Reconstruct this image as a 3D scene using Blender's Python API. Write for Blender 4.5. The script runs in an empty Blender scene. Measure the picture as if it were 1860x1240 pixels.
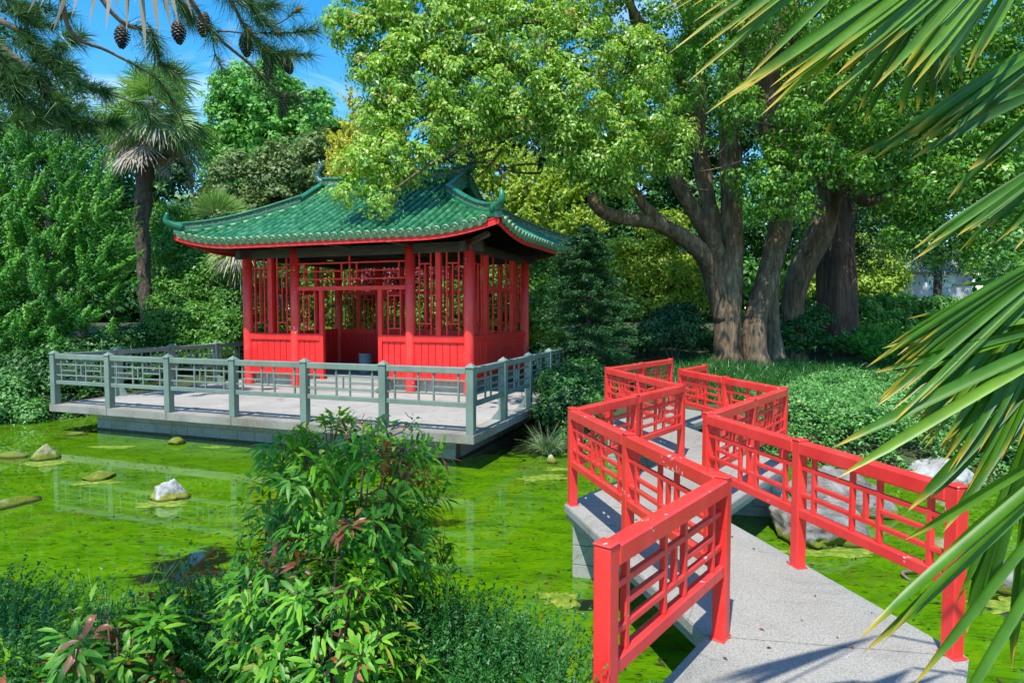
import bpy, bmesh, math, random
import numpy as np
from mathutils import Vector, Matrix, noise as mnoise

R = math.radians
SC = bpy.context.scene
COL = SC.collection
random.seed(7)
RNG = np.random.default_rng(11)

# ------------------------------------------------------------------ camera, light, exposure
CAM_Z = 2.5
F_PX = 1133.0
PITCH = math.atan(55.0 / F_PX)
cam_d = bpy.data.cameras.new("camera")
cam = bpy.data.objects.new("camera", cam_d)
COL.objects.link(cam)
cam.location = (0, 0, CAM_Z)
cam.rotation_euler = (math.pi / 2 - PITCH, 0, 0)
cam_d.sensor_width = 36.0
cam_d.lens = 36.0 * F_PX / 1860.0
cam_d.clip_start = 0.05
cam_d.clip_end = 1000.0
SC.camera = cam

SHV = Vector((0.20, 0.49, -1.0))                 # direction in which the sunlight travels
SUN_DIR = (-SHV).normalized()
world = bpy.data.worlds.new("World")
SC.world = world
world.use_nodes = True
wn = world.node_tree
wn.nodes.clear()
sky = wn.nodes.new("ShaderNodeTexSky")
sky.sky_type = 'NISHITA'
sky.sun_disc = False
sky.sun_elevation = math.asin(SUN_DIR.z)
sky.sun_rotation = math.atan2(SUN_DIR.x, SUN_DIR.y)
sky.air_density = 1.0
sky.dust_density = 0.0
sky.ozone_density = 1.3
w_tc = wn.nodes.new("ShaderNodeTexCoord")
w_map = wn.nodes.new("ShaderNodeMapping")
w_map.inputs['Scale'].default_value = (1.0, 1.0, 3.5)
w_noise = wn.nodes.new("ShaderNodeTexNoise")
w_noise.inputs['Scale'].default_value = 2.6
w_noise.inputs['Detail'].default_value = 7.0
w_noise.inputs['Roughness'].default_value = 0.6
w_noise.inputs['Distortion'].default_value = 0.8
w_ramp = wn.nodes.new("ShaderNodeValToRGB")
w_ramp.color_ramp.elements[0].position = 0.50
w_ramp.color_ramp.elements[0].color = (0, 0, 0, 1)
w_ramp.color_ramp.elements[1].position = 0.80
w_ramp.color_ramp.elements[1].color = (0.42, 0.42, 0.42, 1)
w_mix = wn.nodes.new("ShaderNodeMixRGB")
w_mix.inputs['Color2'].default_value = (7.0, 7.6, 8.4, 1)
w_bg = wn.nodes.new("ShaderNodeBackground")
w_bg.inputs['Strength'].default_value = 0.15
w_out = wn.nodes.new("ShaderNodeOutputWorld")
wn.links.new(w_tc.outputs['Generated'], w_map.inputs['Vector'])
wn.links.new(w_map.outputs[0], w_noise.inputs['Vector'])
wn.links.new(w_noise.outputs['Fac'], w_ramp.inputs[0])
wn.links.new(w_ramp.outputs[0], w_mix.inputs['Fac'])
w_hs = wn.nodes.new("ShaderNodeHueSaturation")
w_hs.inputs['Hue'].default_value = 0.492
w_hs.inputs['Saturation'].default_value = 1.45
w_hs.inputs['Value'].default_value = 0.93
wn.links.new(sky.outputs[0], w_hs.inputs['Color'])
wn.links.new(w_hs.outputs[0], w_mix.inputs['Color1'])
wn.links.new(w_mix.outputs[0], w_bg.inputs['Color'])
wn.links.new(w_bg.outputs[0], w_out.inputs['Surface'])

sun_d = bpy.data.lights.new("sun", 'SUN')
sun_d.energy = 3.35
sun_d.angle = R(0.5)
sun_d.color = (1.0, 0.96, 0.88)
sun = bpy.data.objects.new("sun", sun_d)
COL.objects.link(sun)
sun.rotation_euler = SHV.to_track_quat('-Z', 'Y').to_euler()
sun.location = (-8, -20, 40)

SC.view_settings.view_transform = 'Standard'
SC.view_settings.look = 'None'
SC.view_settings.exposure = 0.98
SC.view_settings.gamma = 1.0
SC.view_settings.use_curve_mapping = False
SC.cycles.max_bounces = 6
SC.cycles.diffuse_bounces = 4
SC.cycles.glossy_bounces = 3
SC.cycles.transmission_bounces = 4
SC.cycles.use_denoising = True


def at(px, py, Y):
    """point on the photograph's pixel ray at ground distance Y"""
    a = (px - 930.0) / F_PX
    b = -(py - 620.0) / F_PX
    y = math.cos(PITCH) + b * math.sin(PITCH)
    z = -math.sin(PITCH) + b * math.cos(PITCH)
    k = Y / y
    return Vector((a * k, Y, CAM_Z + z * k))


# ------------------------------------------------------------------ objects
WM = {}


def prop(o, label=None, cat=None, group=None, kind=None):
    if label: o['label'] = label
    if cat: o['category'] = cat
    if group: o['group'] = group
    if kind: o['kind'] = kind
    return o


def link(name, data, parent=None, M=None):
    o = bpy.data.objects.new(name, data)
    COL.objects.link(o)
    M = M if M is not None else Matrix.Identity(4)
    if parent is not None:
        o.parent = parent
        o.matrix_parent_inverse = WM[parent.name].inverted()
    o.matrix_basis = M
    WM[o.name] = M.copy()
    return o


def thing(name, label, cat, loc=(0, 0, 0), group=None):
    o = link(name, None, None, Matrix.Translation(Vector(loc)))
    o.empty_display_size = 0.3
    return prop(o, label, cat, group)


def np_mesh(name, verts, faces, mats=None, smooth=False, tint=None, mat_idx=None):
    """verts (N,3) array, faces (M,k) int array"""
    me = bpy.data.meshes.new(name)
    verts = np.asarray(verts, dtype=np.float32)
    faces = np.asarray(faces, dtype=np.int32)
    k = faces.shape[1]
    me.vertices.add(len(verts))
    me.vertices.foreach_set('co', verts.ravel())
    me.loops.add(faces.size)
    me.loops.foreach_set('vertex_index', faces.ravel())
    me.polygons.add(len(faces))
    me.polygons.foreach_set('loop_start', np.arange(0, faces.size, k, dtype=np.int32))
    me.polygons.foreach_set('loop_total', np.full(len(faces), k, dtype=np.int32))
    if smooth:
        me.polygons.foreach_set('use_smooth', np.ones(len(faces), dtype=bool))
    if mat_idx is not None:
        me.polygons.foreach_set('material_index', np.asarray(mat_idx, dtype=np.int32))
    me.update(calc_edges=True)
    if tint is not None:
        at_ = me.attributes.new('tint', 'FLOAT', 'FACE')
        at_.data.foreach_set('value', np.asarray(tint, dtype=np.float32))
    for m in (mats if isinstance(mats, (list, tuple)) else [mats]):
        if m: me.materials.append(m)
    return me


def bm_mesh(name, bm, mats, smooth=False):
    me = bpy.data.meshes.new(name)
    if smooth:
        for f in bm.faces: f.smooth = True
    bm.to_mesh(me)
    bm.free()
    for m in (mats if isinstance(mats, (list, tuple)) else [mats]):
        me.materials.append(m)
    return me


_boxes = {}


def box_mesh(L, W, H, mat, bev):
    key = (round(L, 3), round(W, 3), round(H, 3), mat.name, round(bev, 4))
    if key in _boxes: return _boxes[key]
    bm = bmesh.new()
    bmesh.ops.create_cube(bm, size=1.0)
    for v in bm.verts: v.co = Vector((v.co.x * L, v.co.y * W, v.co.z * H))
    if bev > 0:
        bmesh.ops.bevel(bm, geom=bm.edges[:], offset=bev, segments=1, affect='EDGES')
    me = bm_mesh('box', bm, mat)
    _boxes[key] = me
    return me


def bar(name, a, b, w, h, mat, parent=None, bev=0.004, up=Vector((0, 0, 1))):
    """a squared bar from a to b (centre line), w across, h along up"""
    a, b = Vector(a), Vector(b)
    d = b - a
    L = d.length
    x = d / L
    y = up.cross(x)
    if y.length < 1e-4: y = Vector((0, 1, 0)).cross(x)
    y.normalize()
    z = x.cross(y)
    M = Matrix((x, y, z)).transposed().to_4x4()
    M.translation = (a + b) / 2
    return link(name, box_mesh(L, w, h, mat, bev), parent, M)


def post(name, base, z1, ax, w, d, mat, parent=None, bev=0.006):
    """upright squared post: ax = horizontal direction of width w"""
    ax = Vector((ax[0], ax[1], 0)).normalized()
    ay = Vector((-ax.y, ax.x, 0))
    h = z1 - base.z
    M = Matrix((ax, ay, Vector((0, 0, 1)))).transposed().to_4x4()
    M.translation = base + Vector((0, 0, h / 2))
    return link(name, box_mesh(w, d, h, mat, bev), parent, M)


def tube_data(pts, rad, seg=10, wob=0.0, seed=0, cap=True, ridge=0.0):
    pts = [Vector(p) for p in pts]
    n = len(pts)
    verts, faces = [], []
    ref = Vector((0.3, 1, 0.1)).normalized()
    prev = None
    for i, p in enumerate(pts):
        t = (pts[min(i + 1, n - 1)] - pts[max(i - 1, 0)])
        t = t.normalized() if t.length > 1e-9 else Vector((0, 0, 1))
        if prev is None:
            u = t.cross(ref)
            if u.length < 1e-3: u = t.cross(Vector((1, 0, 0)))
            u.normalize()
        else:
            u = prev - t * prev.dot(t)
            u.normalize()
        prev = u
        v = t.cross(u)
        for k in range(seg):
            a = 2 * math.pi * k / seg
            r = rad[i]
            if wob:
                q = p * (0.8 / max(rad[0], 0.05) * 0.35) + Vector((math.cos(a), math.sin(a), seed * 3.1))
                r *= 1 + wob * mnoise.noise(q) * 2
            if ridge:
                r *= 1 + ridge * math.cos(a * 5 + seed)
            verts.append(p + (u * math.cos(a) + v * math.sin(a)) * r)
    for i in range(n - 1):
        for k in range(seg):
            k2 = (k + 1) % seg
            faces.append((i * seg + k, i * seg + k2, (i + 1) * seg + k2, (i + 1) * seg + k))
    if cap:
        for e, base in ((0, 0), (n - 1, (n - 1) * seg)):
            c = len(verts)
            verts.append(pts[e])
            for k in range(seg):
                k2 = (k + 1) % seg
                faces.append((c, base + k2, base + k, base + k) if e == 0 else (c, base + k, base + k2, base + k2))
    return verts, faces


def poly_mesh(name, verts, faces, mats, smooth=False, mi=None):
    me = bpy.data.meshes.new(name)
    fs = []
    for f in faces:
        g = []
        for i in f:
            if i not in g: g.append(i)
        fs.append(tuple(g))
    me.from_pydata([tuple(v) for v in verts], [], fs)
    if smooth:
        me.polygons.foreach_set('use_smooth', np.ones(len(me.polygons), dtype=bool))
    for m in (mats if isinstance(mats, (list, tuple)) else [mats]): me.materials.append(m)
    if mi is not None: me.polygons.foreach_set('material_index', np.asarray(mi, dtype=np.int32))
    me.update()
    return me


def smooth_path(ctrl, rad, n=6):
    """Catmull-Rom through control points"""
    P = [Vector(p) for p in ctrl]
    out, ro = [], []
    for i in range(len(P) - 1):
        p0, p1, p2, p3 = P[max(i - 1, 0)], P[i], P[i + 1], P[min(i + 2, len(P) - 1)]
        for k in range(n):
            t = k / n
            q = 0.5 * ((2 * p1) + (p2 - p0) * t + (2 * p0 - 5 * p1 + 4 * p2 - p3) * t * t + (3 * p1 - p0 - 3 * p2 + p3) * t ** 3)
            out.append(q)
            ro.append(rad[i] * (1 - t) + rad[i + 1] * t)
    out.append(P[-1]); ro.append(rad[-1])
    return out, ro


def tubes(name, paths, mat, parent=None, seg=10, wob=0.0, n=6, ridge=0.0):
    V, Fc = [], []
    for s, (ctrl, rad) in enumerate(paths):
        p, r = smooth_path(ctrl, rad, n)
        v, f = tube_data(p, r, seg, wob, s, ridge=ridge)
        o = len(V)
        V += v
        Fc += [tuple(i + o for i in q) for q in f]
    return link(name, poly_mesh(name, V, Fc, mat, True), parent)


# ------------------------------------------------------------------ materials
def mat_new(name):
    m = bpy.data.materials.new(name)
    m.use_nodes = True
    nt = m.node_tree
    b = nt.nodes['Principled BSDF']
    return m, nt, b


def N(nt, kind, **inp):
    n = nt.nodes.new(kind)
    for k, v in inp.items():
        n.inputs[k.replace('_', ' ')].default_value = v
    return n


def ramp(nt, fac, stops):
    r = nt.nodes.new('ShaderNodeValToRGB')
    el = r.color_ramp.elements
    while len(el) < len(stops): el.new(0.5)
    for e, (p, c) in zip(el, stops):
        e.position = p
        e.color = (*c, 1) if len(c) == 3 else c
    nt.links.new(fac, r.inputs[0])
    return r


def tex(nt, kind='noise', scale=5.0, detail=5.0, rough=0.55, stretch=(1, 1, 1), coord='Object', dist=0.0):
    tc = nt.nodes.new('ShaderNodeTexCoord')
    mp = nt.nodes.new('ShaderNodeMapping')
    mp.inputs['Scale'].default_value = stretch
    nt.links.new(tc.outputs[coord], mp.inputs[0])
    if kind == 'noise':
        t = N(nt, 'ShaderNodeTexNoise', Scale=scale, Detail=detail, Roughness=rough, Distortion=dist)
    else:
        t = N(nt, 'ShaderNodeTexVoronoi', Scale=scale)
    nt.links.new(mp.outputs[0], t.inputs['Vector'])
    return t


def geo_tex(nt, scale, detail=5.0, rough=0.55, stretch=(1, 1, 1), dist=0.0):
    g = nt.nodes.new('ShaderNodeNewGeometry')
    mp = nt.nodes.new('ShaderNodeMapping')
    mp.inputs['Scale'].default_value = stretch
    nt.links.new(g.outputs['Position'], mp.inputs[0])
    t = N(nt, 'ShaderNodeTexNoise', Scale=scale, Detail=detail, Roughness=rough, Distortion=dist)
    nt.links.new(mp.outputs[0], t.inputs['Vector'])
    return t


def bump(nt, b, src, strength=0.3, dist=0.01):
    bp = N(nt, 'ShaderNodeBump', Strength=strength, Distance=dist)
    nt.links.new(src, bp.inputs['Height'])
    nt.links.new(bp.outputs[0], b.inputs['Normal'])
    return bp


def noise_mat(name, stops, scale=6.0, rough=0.7, bs=0.3, bd=0.01, stretch=(1, 1, 1), detail=6.0, bscale=None, spec=0.5, dist=0.0):
    m, nt, b = mat_new(name)
    t = geo_tex(nt, scale, detail, 0.6, stretch, dist)
    r = ramp(nt, t.outputs['Fac'], stops)
    nt.links.new(r.outputs[0], b.inputs['Base Color'])
    b.inputs['Roughness'].default_value = rough
    b.inputs['Specular IOR Level'].default_value = spec
    if bs:
        t2 = t if bscale is None else geo_tex(nt, bscale, 6, 0.65, stretch)
        bump(nt, b, t2.outputs['Fac'], bs, bd)
    return m


def paint_mat(name, c, c2, chip, chip_amt=0.70, rough=0.38):
    """old gloss paint: faded patches, small chips, fine scratches"""
    m, nt, b = mat_new(name)
    t = geo_tex(nt, 2.2, 6, 0.6)
    r = ramp(nt, t.outputs['Fac'], [(0.35, c), (0.68, c2)])
    t2 = geo_tex(nt, 17.0, 8, 0.7)
    tl_ = geo_tex(nt, 2.7, 3, 0.5, (1.3, 1, 1))
    cm_ = nt.nodes.new('ShaderNodeMath'); cm_.operation = 'MULTIPLY_ADD'; cm_.inputs[1].default_value = 0.55
    nt.links.new(tl_.outputs['Fac'], cm_.inputs[0]); nt.links.new(t2.outputs['Fac'], cm_.inputs[2])
    r2 = ramp(nt, cm_.outputs[0], [(chip_amt + 0.283, (0, 0, 0)), (chip_amt + 0.300, (1, 1, 1))])
    mx = nt.nodes.new('ShaderNodeMixRGB')
    mx.inputs['Color2'].default_value = (*chip, 1)
    nt.links.new(r2.outputs[0], mx.inputs['Fac'])
    nt.links.new(r.outputs[0], mx.inputs['Color1'])
    t4 = geo_tex(nt, 1.2, 4, 0.6, (6, 6, 1))
    r4 = ramp(nt, t4.outputs['Fac'], [(0.3, (0.86, 0.86, 0.86)), (0.6, (1, 1, 1))])
    mul = nt.nodes.new('ShaderNodeMixRGB'); mul.blend_type = 'MULTIPLY'; mul.inputs['Fac'].default_value = 1
    nt.links.new(mx.outputs[0], mul.inputs['Color1']); nt.links.new(r4.outputs[0], mul.inputs['Color2'])
    nt.links.new(mul.outputs[0], b.inputs['Base Color'])
    t3 = geo_tex(nt, 9, 5, 0.6)
    r3 = ramp(nt, t3.outputs['Fac'], [(0.3, (rough - .08,) * 3), (0.7, (rough + .2,) * 3)])
    nt.links.new(r3.outputs[0], b.inputs['Roughness'])
    bump(nt, b, t2.outputs['Fac'], 0.12, 0.004)
    return m


def leaf_mat(name, dark, mid, light, rough=0.45, trans=0.35, extra=None, spec=0.5):
    m, nt, b = mat_new(name)
    a = nt.nodes.new('ShaderNodeAttribute')
    a.attribute_name = 'tint'
    stops = [(0.0, dark), (0.5, mid), (0.9, light)]
    if extra: stops.append((0.97, extra))
    r = ramp(nt, a.outputs['Fac'], stops)
    nt.links.new(r.outputs[0], b.inputs['Base Color'])
    b.inputs['Roughness'].default_value = rough
    b.inputs['Specular IOR Level'].default_value = spec
    tr = nt.nodes.new('ShaderNodeBsdfTranslucent')
    hs = N(nt, 'ShaderNodeHueSaturation', Hue=0.49, Saturation=1.1, Value=1.15)
    nt.links.new(r.outputs[0], hs.inputs['Color'])
    nt.links.new(hs.outputs[0], tr.inputs['Color'])
    mx = nt.nodes.new('ShaderNodeMixShader')
    mx.inputs[0].default_value = trans
    nt.links.new(b.outputs[0], mx.inputs[1])
    nt.links.new(tr.outputs[0], mx.inputs[2])
    nt.links.new(mx.outputs[0], nt.nodes['Material Output'].inputs['Surface'])
    return m


M = {}
M['red'] = paint_mat('red_paint', (0.82, 0.032, 0.027), (0.88, 0.058, 0.048), (0.75, 0.62, 0.58), 0.685, 0.33)
M['redp'] = paint_mat('red_wall_paint', (0.80, 0.017, 0.013), (0.87, 0.030, 0.024), (0.55, 0.2, 0.17), 0.80, 0.45)
M['grey'] = paint_mat('grey_green_paint', (0.15, 0.20, 0.165), (0.205, 0.265, 0.22), (0.42, 0.42, 0.36), 0.76, 0.5)
M['beam'] = noise_mat('dark_beam', [(0.3, (0.035, 0.034, 0.028)), (0.7, (0.075, 0.072, 0.058))], 3, 0.75, 0.3, 0.004, (1, 1, 5))
M['soffit'] = noise_mat('soffit_board', [(0.3, (0.03, 0.027, 0.022)), (0.7, (0.06, 0.052, 0.042))], 5, 0.8, 0.3, 0.004)
M['palegrey'] = noise_mat('pale_grey_end', [(0.3, (0.35, 0.35, 0.34)), (0.7, (0.5, 0.5, 0.48))], 12, 0.6)
M['bin'] = noise_mat('bin_metal', [(0.3, (0.14, 0.17, 0.20)), (0.7, (0.20, 0.23, 0.26))], 14, 0.5)


def concrete_mat(name, lo, hi, speck=0.25, stain=None, rough=0.9):
    m, nt, b = mat_new(name)
    t = geo_tex(nt, 0.9, 6, 0.6)
    r = ramp(nt, t.outputs['Fac'], [(0.32, lo), (0.66, hi)])
    t2 = geo_tex(nt, 95, 3, 0.7)
    r2 = ramp(nt, t2.outputs['Fac'], [(0.36, (1 - speck,) * 3), (0.60, (1, 1, 1))])
    mul = nt.nodes.new('ShaderNodeMixRGB'); mul.blend_type = 'MULTIPLY'; mul.inputs['Fac'].default_value = 1
    nt.links.new(r.outputs[0], mul.inputs['Color1']); nt.links.new(r2.outputs[0], mul.inputs['Color2'])
    last = mul
    if stain:
        t3 = geo_tex(nt, 2.6, 7, 0.7)
        r3 = ramp(nt, t3.outputs['Fac'], [(0.50, (0, 0, 0)), (0.68, (0.75, 0.75, 0.75))])
        mx = nt.nodes.new('ShaderNodeMixRGB')
        mx.inputs['Color2'].default_value = (*stain, 1)
        nt.links.new(r3.outputs[0], mx.inputs['Fac']); nt.links.new(mul.outputs[0], mx.inputs['Color1'])
        last = mx
    t5 = geo_tex(nt, 0.7, 8, 0.72, (1, 1, 1), 1.5)
    r5 = ramp(nt, t5.outputs['Fac'], [(0.30, (0.62, 0.60, 0.54)), (0.44, (1, 1, 1))])
    m5 = nt.nodes.new('ShaderNodeMixRGB'); m5.blend_type = 'MULTIPLY'; m5.inputs['Fac'].default_value = 0.8
    nt.links.new(last.outputs[0], m5.inputs['Color1']); nt.links.new(r5.outputs[0], m5.inputs['Color2'])
    # hairline cracks
    tc = nt.nodes.new('ShaderNodeNewGeometry')
    wob = geo_tex(nt, 3.0, 4, 0.6)
    ad = nt.nodes.new('ShaderNodeMixRGB'); ad.blend_type = 'ADD'; ad.inputs['Fac'].default_value = 0.35
    nt.links.new(tc.outputs['Position'], ad.inputs['Color1']); nt.links.new(wob.outputs['Color'], ad.inputs['Color2'])
    vo = nt.nodes.new('ShaderNodeTexVoronoi'); vo.feature = 'DISTANCE_TO_EDGE'; vo.inputs['Scale'].default_value = 0.55
    nt.links.new(ad.outputs[0], vo.inputs['Vector'])
    r6 = ramp(nt, vo.outputs['Distance'], [(0.0, (0.55, 0.53, 0.48)), (0.004, (1, 1, 1))])
    m6 = nt.nodes.new('ShaderNodeMixRGB'); m6.blend_type = 'MULTIPLY'; m6.inputs['Fac'].default_value = 0.7
    nt.links.new(m5.outputs[0], m6.inputs['Color1']); nt.links.new(r6.outputs[0], m6.inputs['Color2'])
    last = m6
    nt.links.new(last.outputs[0], b.inputs['Base Color'])
    b.inputs['Roughness'].default_value = rough
    b.inputs['Specular IOR Level'].default_value = 0.25
    bump(nt, b, t2.outputs['Fac'], 0.35, 0.004)
    return m


M['deck'] = concrete_mat('bridge_concrete', (0.30, 0.29, 0.255), (0.385, 0.37, 0.33), 0.42)
M['floor'] = concrete_mat('platform_concrete', (0.33, 0.31, 0.28), (0.41, 0.39, 0.355), 0.14, (0.30, 0.265, 0.235))
M['kerb'] = concrete_mat('rough_edge', (0.23, 0.21, 0.175), (0.40, 0.39, 0.36), 0.45, (0.32, 0.26, 0.17))
M['block'] = concrete_mat('concrete_block', (0.33, 0.35, 0.31), (0.44, 0.46, 0.41), 0.3, (0.20, 0.22, 0.15))
M['mortar'] = concrete_mat('mortar', (0.14, 0.14, 0.12), (0.2, 0.2, 0.17), 0.3)
M['waterline'] = noise_mat('wet_dark_line', [(0.3, (0.02, 0.022, 0.012)), (0.7, (0.09, 0.085, 0.05))], 22, 0.6)


def tile_mat():
    m, nt, b = mat_new('glazed_green_tile')
    oi = nt.nodes.new('ShaderNodeObjectInfo')
    t = geo_tex(nt, 5.5, 6, 0.65)
    ad = nt.nodes.new('ShaderNodeMath'); ad.operation = 'MULTIPLY_ADD'
    nt.links.new(oi.outputs['Random'], ad.inputs[0]); ad.inputs[1].default_value = 0.12
    nt.links.new(t.outputs['Fac'], ad.inputs[2])
    r = ramp(nt, ad.outputs[0], [(0.38, (0.010, 0.09, 0.030)), (0.54, (0.030, 0.19, 0.070)), (0.68, (0.085, 0.29, 0.12)), (0.82, (0.25, 0.34, 0.17))])
    nt.links.new(r.outputs[0], b.inputs['Base Color'])
    b.inputs['Roughness'].default_value = 0.34
    b.inputs['Coat Weight'].default_value = 0.12
    b.inputs['Coat Roughness'].default_value = 0.12
    bump(nt, b, t.outputs['Fac'], 0.15, 0.01)
    return m


M['tile'] = tile_mat()
M['tile_end'] = noise_mat('pale_tile_end', [(0.3, (0.10, 0.24, 0.12)), (0.55, (0.20, 0.35, 0.19)), (0.75, (0.36, 0.40, 0.26))], 14, 0.35, 0.3, 0.004)
M['tile_pan'] = noise_mat('pan_tile', [(0.3, (0.004, 0.02, 0.012)), (0.55, (0.007, 0.04, 0.02)), (0.78, (0.06, 0.06, 0.04))], 9, 0.35, 0.3, 0.006)
M['joint'] = noise_mat('tile_joint', [(0.35, (0.03, 0.16, 0.06)), (0.7, (0.16, 0.30, 0.15))], 20, 0.6)
M['frieze'] = noise_mat('ridge_frieze', [(0.36, (0.02, 0.05, 0.03)), (0.5, (0.08, 0.15, 0.09)), (0.64, (0.30, 0.33, 0.25))], 26, 0.5, 0.9, 0.02)
M['ridge'] = noise_mat('ridge_green', [(0.3, (0.010, 0.095, 0.045)), (0.55, (0.022, 0.17, 0.085)), (0.8, (0.11, 0.23, 0.13))], 7, 0.25, 0.2, 0.006)
M['dragon'] = noise_mat('dragon_green', [(0.3, (0.008, 0.045, 0.032)), (0.6, (0.03, 0.13, 0.09)), (0.8, (0.2, 0.24, 0.17))], 18, 0.35, 0.8, 0.02)


def bark_mat(name, lo, mid, hi, scale=9, st=(1, 1, 0.22), bd=0.06):
    m, nt, b = mat_new(name)
    t = geo_tex(nt, scale, 8, 0.68, st, 0.4)
    t2 = geo_tex(nt, 1.3, 4, 0.6)
    mx = nt.nodes.new('ShaderNodeMixRGB'); mx.inputs['Fac'].default_value = 0.3
    nt.links.new(t.outputs['Fac'], mx.inputs['Color1']); nt.links.new(t2.outputs['Fac'], mx.inputs['Color2'])
    r = ramp(nt, mx.outputs[0], [(0.34, lo), (0.50, mid), (0.66, hi)])
    nt.links.new(r.outputs[0], b.inputs['Base Color'])
    b.inputs['Roughness'].default_value = 0.92
    b.inputs['Specular IOR Level'].default_value = 0.2
    bump(nt, b, t.outputs['Fac'], 1.0, bd)
    return m


M['bark'] = bark_mat('camphor_bark', (0.045, 0.030, 0.018), (0.17, 0.115, 0.072), (0.36, 0.27, 0.18))
M['redbark'] = bark_mat('redwood_bark', (0.035, 0.022, 0.016), (0.12, 0.075, 0.055), (0.22, 0.15, 0.11), 11, (1, 1, 0.09), 0.09)
M['darkbark'] = bark_mat('dark_bark', (0.03, 0.025, 0.02), (0.09, 0.075, 0.06), (0.18, 0.155, 0.13), 14, (1, 1, 0.4), 0.03)
M['twig'] = bark_mat('twig_bark', (0.07, 0.05, 0.035), (0.16, 0.12, 0.09), (0.28, 0.22, 0.17), 30, (1, 1, 1), 0.005)
M['palmbark'] = bark_mat('palm_fibre', (0.04, 0.028, 0.02), (0.13, 0.10, 0.075), (0.24, 0.20, 0.16), 14, (1, 1, 0.5), 0.08)
M['stem'] = noise_mat('red_brown_stem', [(0.3, (0.07, 0.035, 0.02)), (0.7, (0.18, 0.10, 0.06))], 18, 0.7, 0.5, 0.004)
M['cone'] = noise_mat('pine_cone', [(0.3, (0.02, 0.02, 0.015)), (0.7, (0.12, 0.10, 0.075))], 30, 0.6, 0.3, 0.003)
M['conegreen'] = noise_mat('green_cone', [(0.3, (0.03, 0.05, 0.02)), (0.7, (0.13, 0.16, 0.08))], 30, 0.6, 0.3, 0.003)

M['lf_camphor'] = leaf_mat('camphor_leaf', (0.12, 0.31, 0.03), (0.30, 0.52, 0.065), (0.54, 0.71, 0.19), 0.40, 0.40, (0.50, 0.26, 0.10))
M['lf_camphor_shade'] = leaf_mat('camphor_leaf_shaded', (0.07, 0.23, 0.025), (0.18, 0.42, 0.05), (0.38, 0.60, 0.13), 0.40, 0.38, (0.40, 0.20, 0.06))  # same leaf in darker green, the crown's shade put into its colour
M['lf_bright'] = leaf_mat('spring_leaf', (0.06, 0.26, 0.03), (0.13, 0.40, 0.05), (0.27, 0.54, 0.10), 0.5, 0.35)
M['lf_olive'] = leaf_mat('olive_leaf', (0.06, 0.12, 0.02), (0.14, 0.22, 0.05), (0.28, 0.36, 0.12), 0.5, 0.3)
M['lf_gold'] = leaf_mat('golden_leaf', (0.34, 0.36, 0.03), (0.55, 0.54, 0.04), (0.74, 0.72, 0.12), 0.5, 0.35)
M['lf_juniper'] = leaf_mat('juniper_leaf', (0.03, 0.17, 0.014), (0.075, 0.31, 0.022), (0.18, 0.48, 0.05), 0.55, 0.25)
M['lf_spruce'] = leaf_mat('fir_leaf', (0.010, 0.05, 0.014), (0.026, 0.10, 0.026), (0.07, 0.19, 0.05), 0.5, 0.15)
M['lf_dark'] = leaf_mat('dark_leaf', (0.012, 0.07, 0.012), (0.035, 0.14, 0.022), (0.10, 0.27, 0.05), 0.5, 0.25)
M['lf_mid'] = leaf_mat('mid_leaf', (0.04, 0.16, 0.02), (0.09, 0.28, 0.03), (0.21, 0.44, 0.07), 0.5, 0.3)
M['lf_lime'] = leaf_mat('lime_leaf', (0.16, 0.32, 0.02), (0.32, 0.48, 0.04), (0.52, 0.62, 0.09), 0.5, 0.35)
M['lf_maple'] = leaf_mat('red_maple_leaf', (0.10, 0.015, 0.02), (0.22, 0.04, 0.05), (0.36, 0.12, 0.10), 0.5, 0.3)
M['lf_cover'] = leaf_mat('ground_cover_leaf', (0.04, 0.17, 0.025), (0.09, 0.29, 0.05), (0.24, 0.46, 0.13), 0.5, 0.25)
M['lf_nandina'] = leaf_mat('nandina_leaf', (0.03, 0.15, 0.010), (0.11, 0.34, 0.016), (0.32, 0.56, 0.04), 0.42, 0.3, (0.42, 0.09, 0.03), 0.35)
M['lf_nandina_r'] = leaf_mat('nandina_leaf_red', (0.26, 0.16, 0.02), (0.36, 0.09, 0.03), (0.46, 0.2, 0.09), 0.35, 0.3, (0.55, 0.04, 0.03), 0.6)
M['lf_feather'] = leaf_mat('feathery_leaf', (0.014, 0.10, 0.014), (0.035, 0.18, 0.026), (0.10, 0.31, 0.05), 0.5, 0.2)
M['lf_pine'] = leaf_mat('pine_needle', (0.02, 0.075, 0.018), (0.05, 0.15, 0.03), (0.13, 0.26, 0.06), 0.45, 0.15, (0.5, 0.16, 0.03))
M['lf_grass'] = leaf_mat('grass_blade', (0.014, 0.085, 0.013), (0.035, 0.16, 0.022), (0.11, 0.30, 0.06), 0.4, 0.25)  # green darkened to stand in for shade under the trees
M['lf_sedge'] = leaf_mat('sedge_blade', (0.10, 0.20, 0.06), (0.20, 0.31, 0.12), (0.42, 0.46, 0.26), 0.5, 0.25)
M['lf_palm'] = leaf_mat('palm_frond', (0.03, 0.16, 0.01), (0.07, 0.30, 0.02), (0.16, 0.40, 0.04), 0.36, 0.35)
M['lf_palmfar'] = leaf_mat('far_palm_frond', (0.08, 0.20, 0.03), (0.18, 0.35, 0.06), (0.38, 0.50, 0.17), 0.45, 0.3, (0.55, 0.38, 0.08))
M['lf_palmdead'] = leaf_mat('dead_palm_frond', (0.16, 0.13, 0.08), (0.34, 0.29, 0.22), (0.55, 0.50, 0.42), 0.7, 0.2, (0.5, 0.34, 0.1))


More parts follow.
